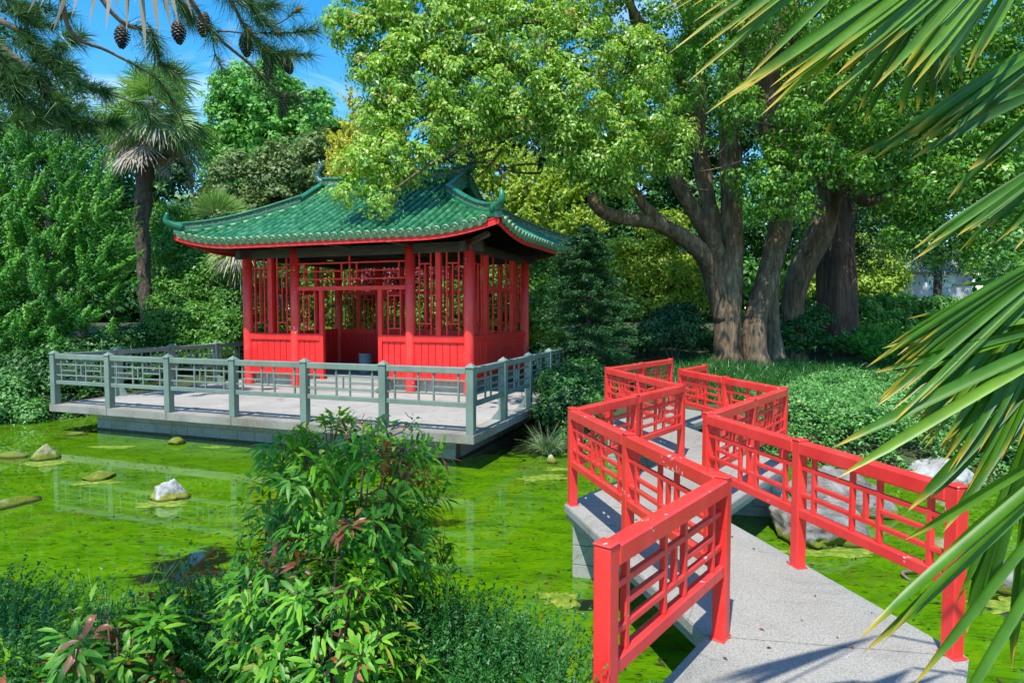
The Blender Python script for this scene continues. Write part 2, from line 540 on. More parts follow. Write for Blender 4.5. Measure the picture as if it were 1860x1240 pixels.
def palm_near_mat():
    """fan palm finger: green, yellow towards the tip, brown at the very tip (attribute 'along')"""
    m, nt, b = mat_new('near_palm_finger')
    a = nt.nodes.new('ShaderNodeAttribute'); a.attribute_name = 'along'
    t = nt.nodes.new('ShaderNodeAttribute'); t.attribute_name = 'tint'
    r = ramp(nt, t.outputs['Fac'], [(0.0, (0.030, 0.12, 0.004)), (0.5, (0.075, 0.22, 0.008)), (1.0, (0.20, 0.38, 0.020))])
    r2 = ramp(nt, a.outputs['Fac'], [(0.88, (0, 0, 0)), (0.965, (0.85, 0.85, 0.85))])
    mx = nt.nodes.new('ShaderNodeMixRGB'); mx.inputs['Color2'].default_value = (0.60, 0.40, 0.03, 1)
    nt.links.new(r2.outputs[0], mx.inputs['Fac']); nt.links.new(r.outputs[0], mx.inputs['Color1'])
    r3 = ramp(nt, a.outputs['Fac'], [(0.98, (0, 0, 0)), (0.995, (1, 1, 1))])
    mx2 = nt.nodes.new('ShaderNodeMixRGB'); mx2.inputs['Color2'].default_value = (0.38, 0.27, 0.15, 1)
    nt.links.new(r3.outputs[0], mx2.inputs['Fac']); nt.links.new(mx.outputs[0], mx2.inputs['Color1'])
    n1 = geo_tex(nt, 14, 5, 0.6)
    r4 = ramp(nt, n1.outputs['Fac'], [(0.35, (0.72, 0.72, 0.72)), (0.65, (1.15, 1.15, 1.1))])
    mul = nt.nodes.new('ShaderNodeMixRGB'); mul.blend_type = 'MULTIPLY'; mul.inputs['Fac'].default_value = 0.7
    nt.links.new(mx2.outputs[0], mul.inputs['Color1']); nt.links.new(r4.outputs[0], mul.inputs['Color2'])
    nt.links.new(mul.outputs[0], b.inputs['Base Color'])
    b.inputs['Roughness'].default_value = 0.42
    tr = nt.nodes.new('ShaderNodeBsdfTranslucent')
    nt.links.new(mul.outputs[0], tr.inputs['Color'])
    ms = nt.nodes.new('ShaderNodeMixShader'); ms.inputs[0].default_value = 0.38
    nt.links.new(b.outputs[0], ms.inputs[1]); nt.links.new(tr.outputs[0], ms.inputs[2])
    nt.links.new(ms.outputs[0], nt.nodes['Material Output'].inputs['Surface'])
    return m


M['palm_near'] = palm_near_mat()


def water_mat():
    m, nt, b = mat_new('algae_water')
    big = geo_tex(nt, 0.55, 7, 0.62, (1, 1.5, 1), 0.8)
    mid = geo_tex(nt, 1.5, 9, 0.70, (1, 2.2, 1), 0.9)
    fine = geo_tex(nt, 6.5, 9, 0.72, (1, 3.2, 1), 1.6)
    r = ramp(nt, mid.outputs['Fac'], [(0.28, (0.026, 0.065, 0.003)), (0.40, (0.052, 0.145, 0.002)), (0.53, (0.082, 0.205, 0.002)), (0.72, (0.135, 0.245, 0.004))])
    rf = ramp(nt, fine.outputs['Fac'], [(0.395, (0.20, 0.17, 0.12)), (0.455, (1, 1, 1))])
    mul = nt.nodes.new('ShaderNodeMixRGB'); mul.blend_type = 'MULTIPLY'; mul.inputs['Fac'].default_value = 0.85
    nt.links.new(r.outputs[0], mul.inputs['Color1']); nt.links.new(rf.outputs[0], mul.inputs['Color2'])
    # brownish drifts of debris
    rb0 = ramp(nt, big.outputs['Fac'], [(0.56, (0, 0, 0)), (0.70, (0.6, 0.6, 0.6))])
    mb = nt.nodes.new('ShaderNodeMixRGB'); mb.inputs['Color2'].default_value = (0.085, 0.080, 0.014, 1)
    nt.links.new(rb0.outputs[0], mb.inputs['Fac']); nt.links.new(mul.outputs[0], mb.inputs['Color1'])
    # open water where the duckweed has parted, plus dark shade painted right of the platform: gaps round fixed spots, ragged by noise
    g = nt.nodes.new('ShaderNodeNewGeometry')
    last = None
    for cx, cy, rad in ((-3.15, 6.0, .75), (-2.6, 5.0, .5), (4.3, 5.1, .5), (5.3, 5.6, .6), (2.9, 4.5, .25), (.6, 5.2, .16), (.35, 12.0, 2.3), (-5.0, 12.2, 0.5)):
        ds = nt.nodes.new('ShaderNodeVectorMath'); ds.operation = 'DISTANCE'
        ds.inputs[1].default_value = (cx, cy, 0)
        nt.links.new(g.outputs['Position'], ds.inputs[0])
        dv = nt.nodes.new('ShaderNodeMath'); dv.operation = 'DIVIDE'; dv.inputs[1].default_value = rad
        nt.links.new(ds.outputs['Value'], dv.inputs[0])
        if last is None: last = dv
        else:
            mn = nt.nodes.new('ShaderNodeMath'); mn.operation = 'MINIMUM'
            nt.links.new(last.outputs[0], mn.inputs[0]); nt.links.new(dv.outputs[0], mn.inputs[1]); last = mn
    ad = nt.nodes.new('ShaderNodeMath'); ad.operation = 'MULTIPLY_ADD'
    nt.links.new(mid.outputs['Fac'], ad.inputs[0]); ad.inputs[1].default_value = 2.6
    nt.links.new(last.outputs[0], ad.inputs[2])
    rb = ramp(nt, ad.outputs[0], [(0.0, (1, 1, 1)), (1.0, (0, 0, 0))])
    mr = N(nt, 'ShaderNodeMapRange')
    mr.inputs['From Min'].default_value = 1.75; mr.inputs['From Max'].default_value = 1.95
    nt.links.new(ad.outputs[0], mr.inputs['Value']); nt.links.new(mr.outputs[0], rb.inputs[0])
    mx = nt.nodes.new('ShaderNodeMixRGB'); mx.inputs['Color2'].default_value = (0.010, 0.016, 0.006, 1)
    nt.links.new(rb.outputs[0], mx.inputs['Fac']); nt.links.new(mb.outputs[0], mx.inputs['Color1'])
    nt.links.new(mx.outputs[0], b.inputs['Base Color'])
    b.inputs['Roughness'].default_value = 0.03
    b.inputs['IOR'].default_value = 1.45
    b.inputs['Specular IOR Level'].default_value = 0.5
    rip = geo_tex(nt, 2.2, 3, 0.5)
    bump(nt, b, rip.outputs['Fac'], 0.03, 0.01)
    return m


M['water'] = water_mat()
M['algae'] = noise_mat('floating_algae', [(0.36, (0.06, 0.16, 0.003)), (0.50, (0.14, 0.21, 0.008)), (0.68, (0.30, 0.31, 0.03))], 14, 0.8, 0.6, 0.02)
M['soil'] = noise_mat('soil', [(0.3, (0.025, 0.03, 0.012)), (0.55, (0.05, 0.07, 0.02)), (0.75, (0.10, 0.10, 0.05))], 3, 0.95, 0.6, 0.04)


def rock_mat(name, lo, hi, moss):
    m, nt, b = mat_new(name)
    t = tex(nt, 'noise', 3.0, 9, 0.68)
    r = ramp(nt, t.outputs['Fac'], [(0.32, lo), (0.5, tuple((a + c) / 2 for a, c in zip(lo, hi))), (0.66, hi)])
    t2 = geo_tex(nt, 4, 6, 0.7)
    g = nt.nodes.new('ShaderNodeNewGeometry')
    sx = nt.nodes.new('ShaderNodeSeparateXYZ')
    nt.links.new(g.outputs['Position'], sx.inputs[0])
    mr = N(nt, 'ShaderNodeMapRange')
    mr.inputs['From Min'].default_value = 0.02; mr.inputs['From Max'].default_value = 0.20
    mr.inputs['To Min'].default_value = 0.33; mr.inputs['To Max'].default_value = -0.12
    nt.links.new(sx.outputs['Z'], mr.inputs['Value'])
    ad = nt.nodes.new('ShaderNodeMath'); ad.operation = 'ADD'
    nt.links.new(mr.outputs[0], ad.inputs[0]); nt.links.new(t2.outputs['Fac'], ad.inputs[1])
    rm = ramp(nt, ad.outputs[0], [(0.60, (0, 0, 0)), (0.68, (1, 1, 1))])
    mx = nt.nodes.new('ShaderNodeMixRGB'); mx.inputs['Color2'].default_value = (*moss, 1)
    tw_ = geo_tex(nt, 7, 9, 0.75, (1, 1, 1.6), 1.2)
    rw_ = ramp(nt, tw_.outputs['Fac'], [(0.36, (0.32, 0.31, 0.28)), (0.46, (1, 1, 1)), (0.66, (1.25, 1.25, 1.22))])
    mw_ = nt.nodes.new('ShaderNodeMixRGB'); mw_.blend_type = 'MULTIPLY'; mw_.inputs['Fac'].default_value = 0.9
    nt.links.new(r.outputs[0], mw_.inputs['Color1']); nt.links.new(rw_.outputs[0], mw_.inputs['Color2'])
    wl = N(nt, 'ShaderNodeMapRange')
    wl.inputs['From Min'].default_value = 0.015; wl.inputs['From Max'].default_value = 0.05
    nt.links.new(sx.outputs['Z'], wl.inputs['Value'])
    wet = nt.nodes.new('ShaderNodeMixRGB'); wet.inputs['Color1'].default_value = (0.03, 0.035, 0.01, 1)
    nt.links.new(rm.outputs[0], mx.inputs['Fac']); nt.links.new(mw_.outputs[0], mx.inputs['Color1'])
    nt.links.new(wl.outputs[0], wet.inputs['Fac']); nt.links.new(mx.outputs[0], wet.inputs['Color2'])
    nt.links.new(wet.outputs[0], b.inputs['Base Color'])
    b.inputs['Roughness'].default_value = 0.9
    b.inputs['Specular IOR Level'].default_value = 0.2
    t3 = geo_tex(nt, 16, 9, 0.75)
    bump(nt, b, t3.outputs['Fac'], 0.8, 0.03)
    return m


M['rock'] = rock_mat('grey_rock', (0.09, 0.087, 0.076), (0.31, 0.30, 0.28), (0.16, 0.19, 0.02))
M['rockwhite'] = rock_mat('white_rock', (0.27, 0.26, 0.245), (0.55, 0.54, 0.52), (0.30, 0.30, 0.05))
M['rockmoss'] = rock_mat('mossy_rock', (0.18, 0.19, 0.07), (0.38, 0.36, 0.22), (0.14, 0.18, 0.015))

# ------------------------------------------------------------------ terrain and pond
POND = np.array([(-30, 2.8), (-12, 2.9), (-6, 3.0), (-2.5, 2.9), (-0.6, 2.75), (0.6, 2.0), (0.9, 0.6), (1.2, -1.0), (5, -3.0), (11, 0.5),
                 (11.5, 5.0), (9.0, 7.2), (7.3, 8.1), (6.3, 9.0), (5.4, 9.5), (4.6, 10.2), (3.7, 10.0), (2.8, 10.3), (1.7, 10.0),
                 (0.95, 10.7), (0.75, 11.6), (1.0, 13.2), (0.3, 15.5), (-3, 16.5), (-8, 17.4), (-10.3, 14.4), (-11.2, 13.4), (-14, 13.0),
                 (-20, 13.6), (-32, 12.0)], dtype=float)


def pond_sd(x, y):
    """signed distance to the shore: negative in the water"""
    x = np.asarray(x, float); y = np.asarray(y, float)
    d = np.full(x.shape, 1e9)
    ins = np.zeros(x.shape, bool)
    n = len(POND)
    for i in range(n):
        ax, ay = POND[i]; bx, by = POND[(i + 1) % n]
        ex, ey = bx - ax, by - ay
        t = np.clip(((x - ax) * ex + (y - ay) * ey) / (ex * ex + ey * ey), 0, 1)
        d = np.minimum(d, np.hypot(x - ax - t * ex, y - ay - t * ey))
        c = ((ay > y) != (by > y)) & (x < (bx - ax) * (y - ay) / ((by - ay) if by != ay else 1e-9) + ax)
        ins ^= c
    return np.where(ins, -d, d)


def ground_z(x, y):
    x = np.asarray(x, float); y = np.asarray(y, float)
    s = pond_sd(x, y)
    base = 0.30 + np.clip(0.035 * (y - 9), 0, 1.9) + 0.12 * np.sin(x * 0.7) * np.cos(y * 0.5) * (y > 6)
    base = base + np.where(y < 4, 0.12, 0.0)
    t = np.clip((s + 0.25) / 0.9, 0, 1)
    t = t * t * (3 - 2 * t)
    return -0.45 + (base + 0.45) * t


def gz(x, y):
    return float(ground_z(np.array([x]), np.array([y]))[0])


n = 260
u = np.linspace(-1, 1, n)
gx = np.sinh(u * 4.2) / np.sinh(4.2) * 420
gy = np.sinh(u * 4.2) / np.sinh(4.2) * 420 + 9
X, Y = np.meshgrid(gx, gy)
Z = ground_z(X, Y)
V = np.stack([X.ravel(), Y.ravel(), Z.ravel()], 1)
idx = np.arange(n * n).reshape(n, n)
Fq = np.stack([idx[:-1, :-1].ravel(), idx[:-1, 1:].ravel(), idx[1:, 1:].ravel(), idx[1:, :-1].ravel()], 1)
prop(link('ground', np_mesh('ground', V, Fq, M['soil'], True)), 'dark soil banks and garden ground round the pond', kind='structure')
me = np_mesh('pond_water', [(-45, -20, 0), (40, -20, 0), (40, 22, 0), (-45, 22, 0)], [(0, 1, 2, 3)], M['water'])
prop(link('pond_water', me), 'bright green algae covered pond water reflecting the railings', kind='structure')

# ------------------------------------------------------------------ platform
U1 = Vector((-0.940, 0.341, 0)).normalized()
U2 = Vector((0.341, 0.940, 0)).normalized()
P0 = Vector((-0.64, 9.68, 0))
ZP = 0.577
BAY1, BAY2, NB1, NB2 = 1.567, 1.42, 6, 7
W1, W2 = BAY1 * NB1, BAY2 * NB2


def pl(a, b, z):
    return P0 + U1 * a + U2 * b + Vector((0, 0, z))


def prism(name, pts, z0, z1, mat, parent, bev=0.0):
    bm = bmesh.new()
    lo = [bm.verts.new((p[0], p[1], z0)) for p in pts]
    hi = [bm.verts.new((p[0], p[1], z1)) for p in pts]
    bm.faces.new(hi); bm.faces.new(lo[::-1])
    k = len(pts)
    for i in range(k):
        j = (i + 1) % k
        bm.faces.new((lo[i], lo[j], hi[j], hi[i]))
    bmesh.ops.recalc_face_normals(bm, faces=bm.faces[:])
    if bev:
        bmesh.ops.bevel(bm, geom=[e for e in bm.edges], offset=bev, segments=2, affect='EDGES')
    return link(name, bm_mesh(name, bm, mat), parent)


plat = thing('platform', 'square concrete terrace standing in the pond under the red pavilion', 'platform', pl(0, 0, 0))
EDG = 0.085
prism('core_slab', [pl(-EDG + .02, -EDG + .02, 0), pl(-EDG + .02, W2, 0), pl(W1 + EDG - .02, W2, 0), pl(W1 + EDG - .02, -EDG + .02, 0)], ZP - 0.15, ZP - 0.03, M['kerb'], plat)
# edge kerb pieces, one per bay, and floor slabs inside them
EK = 0.20
for i in range(NB1):
    prism('edge_stone', [pl(BAY1 * i + .003 - (EDG if i == 0 else 0), -EDG, 0), pl(BAY1 * (i + 1) - .003 + (EDG if i == NB1 - 1 else 0), -EDG, 0),
                         pl(BAY1 * (i + 1) - .003 + (EDG if i == NB1 - 1 else 0), EK, 0), pl(BAY1 * i + .003 - (EDG if i == 0 else 0), EK, 0)], ZP - 0.145, ZP, M['kerb'], plat, 0.008)
for i in range(NB2):
    b0 = BAY2 * i + .003 if i else EK + .003
    for a0, a1 in ((-EDG, EK), (W1 - EK, W1 + EDG)):
        prism('edge_stone', [pl(a0, b0, 0), pl(a1, b0, 0), pl(a1, BAY2 * (i + 1) - .003, 0), pl(a0, BAY2 * (i + 1) - .003, 0)], ZP - 0.145, ZP, M['kerb'], plat, 0.008)
na, nb = 3, 4
for i in range(na):
    for j in range(nb):
        a0 = EK + .004 + (W1 - 2 * EK) * i / na; a1 = EK - .004 + (W1 - 2 * EK) * (i + 1) / na
        b0 = EK + .004 + (W2 - EK) * j / nb; b1 = EK - .004 + (W2 - EK) * (j + 1) / nb
        prism('floor_slab', [pl(a0, b0, 0), pl(a1, b0, 0), pl(a1, b1, 0), pl(a0, b1, 0)], ZP - 0.06, ZP - 0.002, M['floor'], plat)
INS = 0.5
zb0, zb1 = -0.5, ZP - 0.15


def block_wall(parent, a, b, z0, z1, th, rows, bw, inward, mat=None):
    """wall of concrete blocks from a to b with recessed joints"""
    a = Vector(a); b = Vector(b)
    d = (b - a); L = d.length; d.normalize()
    bar('mortar_core', a + inward * (th / 2 + .012) + Vector((0, 0, (z0 + z1) / 2)), b + inward * (th / 2 + .012) + Vector((0, 0, (z0 + z1) / 2)), th - .012, z1 - z0 - .004, M['mortar'], parent, 0)
    rh = (z1 - z0) / rows
    for r in range(rows):
        x = -bw / 2 if r % 2 else 0.0
        while x < L - 0.02:
            x0, x1 = max(x, 0) + .003, min(x + bw, L) - .003
            if x1 - x0 > .03:
                zc = z0 + rh * (r + .5)
                off = random.uniform(-.0015, .0015)
                bar('block', a + d * x0 + inward * (th / 2 + off) + Vector((0, 0, zc)), a + d * x1 + inward * (th / 2 + off) + Vector((0, 0, zc)), th, rh - .006, mat or M['block'], parent, 0.003)
            x += bw


block_wall(plat, pl(INS, INS, 0), pl(W1 - INS, INS, 0), 0.0, zb1, 0.18, 2, 0.42, U2)
block_wall(plat, pl(INS, INS + .2, 0), pl(INS, W2 - .1, 0), 0.0, zb1, 0.18, 2, 0.42, U1)
block_wall(plat, pl(W1 - INS, INS + .2, 0), pl(W1 - INS, W2 - .1, 0), 0.0, zb1, 0.18, 2, 0.42, -U1)
bar('footing', pl(INS - .01, INS + .08, -0.03), pl(W1 - INS + .01, INS + .08, -0.03), 0.22, 0.12, M['waterline'], plat, .01)
bar('footing', pl(INS + .08, INS + .2, -0.03), pl(INS + .08, W2 - .2, -0.03), 0.22, 0.12, M['waterline'], plat, .01)


# ------------------------------------------------------------------ railings
def railing_bay(parent, a, b, zf, h, mat, s=1.0, thick=1.0, pw=.12):
    """top rail, bottom rail and the lattice between two posts; a, b = post centres on the floor"""
    a = Vector(a); b = Vector(b)
    d = b - a; L = d.length; d.normalize()
    q0, q1 = pw / 2, L - pw / 2
    P = lambda x, z: Vector((a.x, a.y, zf)) + d * x + Vector((0, 0, z))
    bar('top_rail', P(q0 - .003, h - .058 * s), P(q1 + .003, h - .058 * s), .085 * thick, .105 * s, mat, parent, .010)
    zb = h * .435
    bar('bottom_rail', P(q0 - .003, zb), P(q1 + .003, zb), .06 * thick, .075 * s, mat, parent, .006)
    t = .026 * thick * (1.14 if s < 1 else 1.0)
    zt = h - .11 * s
    zlo = zb + .0375 * s
    h1, hs, h2 = h * .79, h * .685, h * .58
    xs = [q0 + (q1 - q0) * f for f in (.10, .405, .50, .595, .90)]
    bar('lattice_bar', P(q0, h1), P(q1, h1), t, t, mat, parent, .003)
    bar('lattice_bar', P(q0, h2), P(q1, h2), t, t, mat, parent, .003)
    for i in (0, 1, 3, 4):
        bar('lattice_bar', P(xs[i], zlo), P(xs[i], zt), t * 1.06, t * 1.06, mat, parent, .003, d)
    bar('lattice_bar', P(xs[2], h2), P(xs[2], h1), t * .98, t * .98, mat, parent, .003, d)
    bar('lattice_bar', P(xs[0], hs), P(xs[1], hs), t * .96, t * .96, mat, parent, .003)
    bar('lattice_bar', P(xs[3], hs - .012), P(xs[4], hs - .012), t * .96, t * .96, mat, parent, .003)


def pyramid_cap(c, ax, w, h, mat, parent):
    ax = Vector((ax[0], ax[1], 0)).normalized(); ay = Vector((-ax.y, ax.x, 0))
    k = 'pyr' + mat.name
    if k not in _boxes:
        v = [(-.5, -.5, 0), (.5, -.5, 0), (.5, .5, 0), (-.5, .5, 0), (-.5, -.5, .18), (.5, -.5, .18), (.5, .5, .18), (-.5, .5, .18), (0, 0, 1)]
        f = [(3, 2, 1, 0), (0, 1, 5, 4), (1, 2, 6, 5), (2, 3, 7, 6), (3, 0, 4, 7), (4, 5, 8), (5, 6, 8), (6, 7, 8), (7, 4, 8)]
        _boxes[k] = poly_mesh('cap', v, f, mat)
    Mx = Matrix((ax * w, ay * w, Vector((0, 0, h)))).transposed().to_4x4()
    Mx.translation = c
    return link('post_cap', _boxes[k], parent, Mx)


RH = 1.05
grail = thing('platform_railing', 'weathered grey-green lattice railing with pointed posts round the platform', 'railing', pl(0, 0, ZP))
pts = [(0, 0)]
corners = []
front = [pl(BAY1 * i, 0, ZP) for i in range(NB1 + 1)]
right = [pl(0, BAY2 * i, ZP) for i in range(NB2 + 1)]
left = [pl(W1, BAY2 * i, ZP) for i in range(NB2 + 1)]
for seq in (front, right, left):
    for i in range(len(seq) - 1):
        railing_bay(grail, seq[i], seq[i + 1], ZP, RH, M['grey'], 1.0, 1.05, .14)
for p in front + right[1:] + left[1:]:
    post('post', p, ZP + RH - .01, U1, .128, .128, M['grey'], grail, .006)
    pyramid_cap(p + Vector((0, 0, RH - .01)), U1, .152, .08, M['grey'], grail)
for p in right[1:] + left[1:]:      # splayed foot on the side posts
    dirn = U1 if p in right else -U1
    v = [Vector((p.x, p.y, ZP)) + dirn * .06 + U2 * s for s in (-.05, .05)]
    top = [x + Vector((0, 0, .2)) for x in v]
    out = [x + dirn * .16 for x in v]
    link('foot', poly_mesh('foot', v + top + out, [(0, 2, 4), (1, 5, 3), (2, 3, 5, 4), (0, 4, 5, 1), (0, 1, 3, 2)], M['grey']), grail)

# ------------------------------------------------------------------ bridge
KB = 0.93
ZD = 0.64
DA = Vector((0.624, 0.7815, 0)).normalized()
DB = Vector((-0.240, 0.971, 0)).normalized()
L2 = Vector((1.28, 3.74, 0)) * KB
LL = 2.72 * KB
Lp = [L2 - DA * LL, L2, L2 + DB * LL]
Lp.append(Lp[-1] + DA * LL * 1.0)
Lp.append(Lp[-1] + DB * LL * .96)
Lp.append(Lp[-1] + DA * LL * .97)
R1 = Vector((2.56, 3.54, 0)) * KB
Rp = [R1 - DA * LL, R1, R1 + DB * LL * .965]
Rp.append(Rp[-1] + DA * LL * .97)
Rp.append(Rp[-1] + DB * LL * .99)
Rp.append(Rp[-1] + DA * LL * .62)


def offs(poly, dist):
    """polyline moved sideways, mitred; dist > 0 to the left of travel"""
    out = []
    for i, p in enumerate(poly):
        ds = []
        if i > 0: ds.append((poly[i] - poly[i - 1]).normalized())
        if i < len(poly) - 1: ds.append((poly[i + 1] - poly[i]).normalized())
        ns = [Vector((-d.y, d.x, 0)) for d in ds]
        nn = sum(ns, Vector()).normalized()
        out.append(p + nn * dist / max(nn.dot(ns[0]), .3))
    return out


bridge = thing('footbridge', 'pale concrete zigzag footbridge crossing the green pond to the far bank', 'bridge', Lp[2])
OE = 0.075
Lo, Ro = offs(Lp, OE), offs(Rp, -OE)
for i in range(5):
    q = [Lo[i], Lo[i + 1], Ro[i + 1], Ro[i]]
    d = [(q[(k + 1) % 4] - q[k]).normalized() for k in range(4)]
    q2 = [q[0] + d[0] * .004, q[1] - d[0] * .004, q[2] + d[2] * .004, q[3] - d[2] * .004]
    prism('deck_slab', [(p.x, p.y) for p in q2][::-1], ZD - .075, ZD, M['deck'], bridge, 0.007)
    ins = [q2[0], q2[1], q2[2], q2[3]]
    c = sum(ins, Vector()) / 4
    n1 = Vector((-d[0].y, d[0].x, 0))
    ins = [ins[0] - n1 * .03, ins[1] - n1 * .03, ins[2] + n1 * .03, ins[3] + n1 * .03]
    prism('under_slab', [(p.x, p.y) for p in ins][::-1], ZD - .15, ZD - .077, M['deck'], bridge, 0.004)
for i, (l, r) in enumerate(zip(Lp, Rp)):
    if i in (0,): continue
    d = (r - l).normalized()
    nrm = Vector((-d.y, d.x, 0))
    a = l + d * .02 - nrm * .16
    b = r - d * .02 - nrm * .16
    if i == 5: b = l + d * 1.1 - nrm * .16
    block_wall(bridge, a - Vector((0, 0, 0)), b, -.25, ZD - .152, .34, 4, .42, nrm)


def bridge_rail(name, label, pts, segs, parts_from):
    t = thing(name, label, 'railing', pts[parts_from] + Vector((0, 0, ZD)), 'red lattice railings of the zigzag bridge')
    posts = []
    for i in segs:
        a, b = pts[i], pts[i + 1]
        m = 2 if (b - a).length > 1.9 else 1
        for k in range(m):
            p, q = a.lerp(b, k / m), a.lerp(b, (k + 1) / m)
            railing_bay(t, p, q, ZD, .93, M['red'], .9, 1.0, .075)
            for x in (p, q):
                if all((x - y).length > .05 for y, _ in posts): posts.append((x, (b - a).normalized()))
    for p, ax in posts:
        p = Vector((p.x, p.y, ZD))
        post('post', p, ZD + .925, ax, .078, .078, M['red'], t, .006)
        post('post_cap', p + Vector((0, 0, .925)), ZD + .938, ax, .086, .086, M['red'], t, .007)
        post('base_plate', p, ZD + .010, ax, .118, .085, M['red'], t, .003)
    return t


Lr = list(Lp); Lr[0] = Lp[1] - DA * 1.30
Rr = list(Rp); Rr[5] = Rp[4] + DA * 1.0
bridge_rail('bridge_railing', 'red lattice railing on the pavilion side of the zigzag bridge', Lr, (0, 1, 2, 3, 4), 1)
bridge_rail('bridge_railing', 'red lattice railing on the boulder side of the zigzag bridge', Rr, (1, 2, 3, 4), 1)

# ------------------------------------------------------------------ pavilion
CR = Vector((-0.992, 14.42, 0))
PW, PD = 6.41, 4.0


def pv(s, t, z):
    return CR + U1 * s + U2 * t + Vector((0, 0, z))


pav = thing('pavilion', 'red Chinese pavilion with curved green glazed tile roof on the platform', 'pavilion', pv(PW / 2, PD / 2, ZP))
ZF = ZP + .27
prism('plinth', [pv(.10, .10, 0), pv(PW - .10, .10, 0), pv(PW - .10, PD - .10, 0), pv(.10, PD - .10, 0)], ZP - .001, ZF, M['floor'], pav, .006)
prism('step', [pv(2.1, -.62, 0), pv(4.3, -.62, 0), pv(4.3, -.255, 0), pv(2.1, -.255, 0)], ZP - .001, ZP + .11, M['floor'], pav, .006)
prism('step', [pv(2.1, -.25, 0), pv(4.3, -.25, 0), pv(4.3, .095, 0), pv(2.1, .095, 0)], ZP - .001, ZP + .20, M['floor'], pav, .006)
ZSILL1, ZSILL0, ZHB, ZHT, ZBB, ZBT = 1.93, 1.76, 3.02, 3.12, 3.87, 4.10


def column(c, z0, z1, r=.125):
    k = ('col', round(z1 - z0, 3), r)
    if k not in _boxes:
        v, f = tube_data([(0, 0, 0), (0, 0, .02), (0, 0, (z1 - z0) / 2), (0, 0, z1 - z0)], [r * 1.05, r * 1.03, r, r * .97], 24)
        _boxes[k] = poly_mesh('column', v, f, M['red'], True)
    return link('column', _boxes[k], pav, Matrix.Translation(Vector((c.x, c.y, z0))))


cs = [0, 1.53, 4.88, PW]
for s in cs:
    column(pv(s, 0, 0), ZP, 4.13)
    column(pv(s, PD, 0), ZP, 4.13)


def lattice_window(parent, A, B, z0, z1, n=1):
    """A,B ends on plan; outer bars full height, a centre bar between two cross bars"""
    A = Vector(A); B = Vector(B)
    d = B - A; L = d.length; d.normalize()
    for k in range(n):
        x0 = L * k / n; w = L / n
        P = lambda f, z: Vector((A.x, A.y, z)) + d * (x0 + w * f)
        t = .034
        H = z1 - z0
        for f in (.24, .76):
            bar('window_bar', P(f, z0), P(f, z1), t, t, M['redp'], parent, .003, d)
        for z in (z0 + H * .14, z1 - H * .13):
            bar('window_bar', P(.24, z), P(.76, z), t * .95, t * .95, M['redp'], parent, .003)
        bar('window_bar', P(.50, z0 + H * .14), P(.50, z1 - H * .13), t * .9, t * .9, M['redp'], parent, .003, d)


def wall_run(A, B, s0, s1, offv, z1=ZBB, low=True, posts=(), header=None, nwin=None):
    """one wall bay between plan points: boards, sill and lattice"""
    d = (B - A).normalized()
    p0, p1 = A + d * s0, A + d * s1
    L = s1 - s0
    bar('sill_rail', p0 + Vector((0, 0, (ZSILL0 + ZSILL1) / 2)), p1 + Vector((0, 0, (ZSILL0 + ZSILL1) / 2)), .11, ZSILL1 - ZSILL0, M['redp'], pav, .007)
    k = max(1, round(L / .18)); w = L / k
    for i in range(k):
        a = p0 + d * (w * i + .0045); b = p0 + d * (w * (i + 1) - .0045)
        zc = (ZF + ZSILL0) / 2
        o = offv * random.uniform(-.0015, .0015)
        bar('wall_board', a + o + Vector((0, 0, zc)), b + o + Vector((0, 0, zc)), .035, ZSILL0 - ZF - .004, M['redp'], pav, .009)
    bar('foot_rail', p0 + offv * .028 + Vector((0, 0, ZF + .05)), p1 + offv * .028 + Vector((0, 0, ZF + .05)), .03, .10, M['redp'], pav, .004)
    cuts = [s0] + [q for q in posts] + [s1]
    for q in posts:
        post('mullion', A + d * q + Vector((0, 0, ZSILL1)), z1, d, .13, .11, M['redp'], pav, .005)
    for i in range(len(cuts) - 1):
        a = cuts[i] + (.065 if i > 0 else 0); b = cuts[i + 1] - (.065 if i < len(cuts) - 2 else 0)
        if header:
            bar('header', A + d * a + Vector((0, 0, (ZHB + ZHT) / 2)), A + d * b + Vector((0, 0, (ZHB + ZHT) / 2)), .08, ZHT - ZHB, M['redp'], pav, .005)
            lattice_window(pav, A + d * a, A + d * b, ZSILL1, ZHB, nwin or 1)
            lattice_window(pav, A + d * a, A + d * b, ZHT, z1, nwin or 1)
        else:
            lattice_window(pav, A + d * a, A + d * b, ZSILL1, z1, nwin or 1)


cr = .11
FA, FB = pv(0, 0, 0), pv(PW, 0, 0)
wall_run(FA, FB, cr, 1.53 - cr, -U2, posts=(.77,))
wall_run(FA, FB, 4.88 + cr, PW - cr, -U2, posts=(5.64,))
# door bay
for s0, s1 in ((1.53 + cr, 2.35 - .055), (4.06 + .055, 4.88 - cr)):
    d = U1
    p0, p1 = FA + d * s0, FA + d * s1
    bar('sill_rail', p0 + Vector((0, 0, (ZSILL0 + ZSILL1) / 2)), p1 + Vector((0, 0, (ZSILL0 + ZSILL1) / 2)), .11, ZSILL1 - ZSILL0, M['redp'], pav, .007)
    for i in range(4):
        w = (s1 - s0) / 4
        bar('wall_board', p0 + d * (w * i + .0045) + Vector((0, 0, (ZF + ZSILL0) / 2)), p0 + d * (w * (i + 1) - .0045) + Vector((0, 0, (ZF + ZSILL0) / 2)), .035, ZSILL0 - ZF - .004, M['redp'], pav, .009)
    bar('foot_rail', p0 - U2 * .028 + Vector((0, 0, ZF + .05)), p1 - U2 * .028 + Vector((0, 0, ZF + .05)), .03, .10, M['redp'], pav, .004)
    lattice_window(pav, p0, p1, ZSILL1, ZHB)
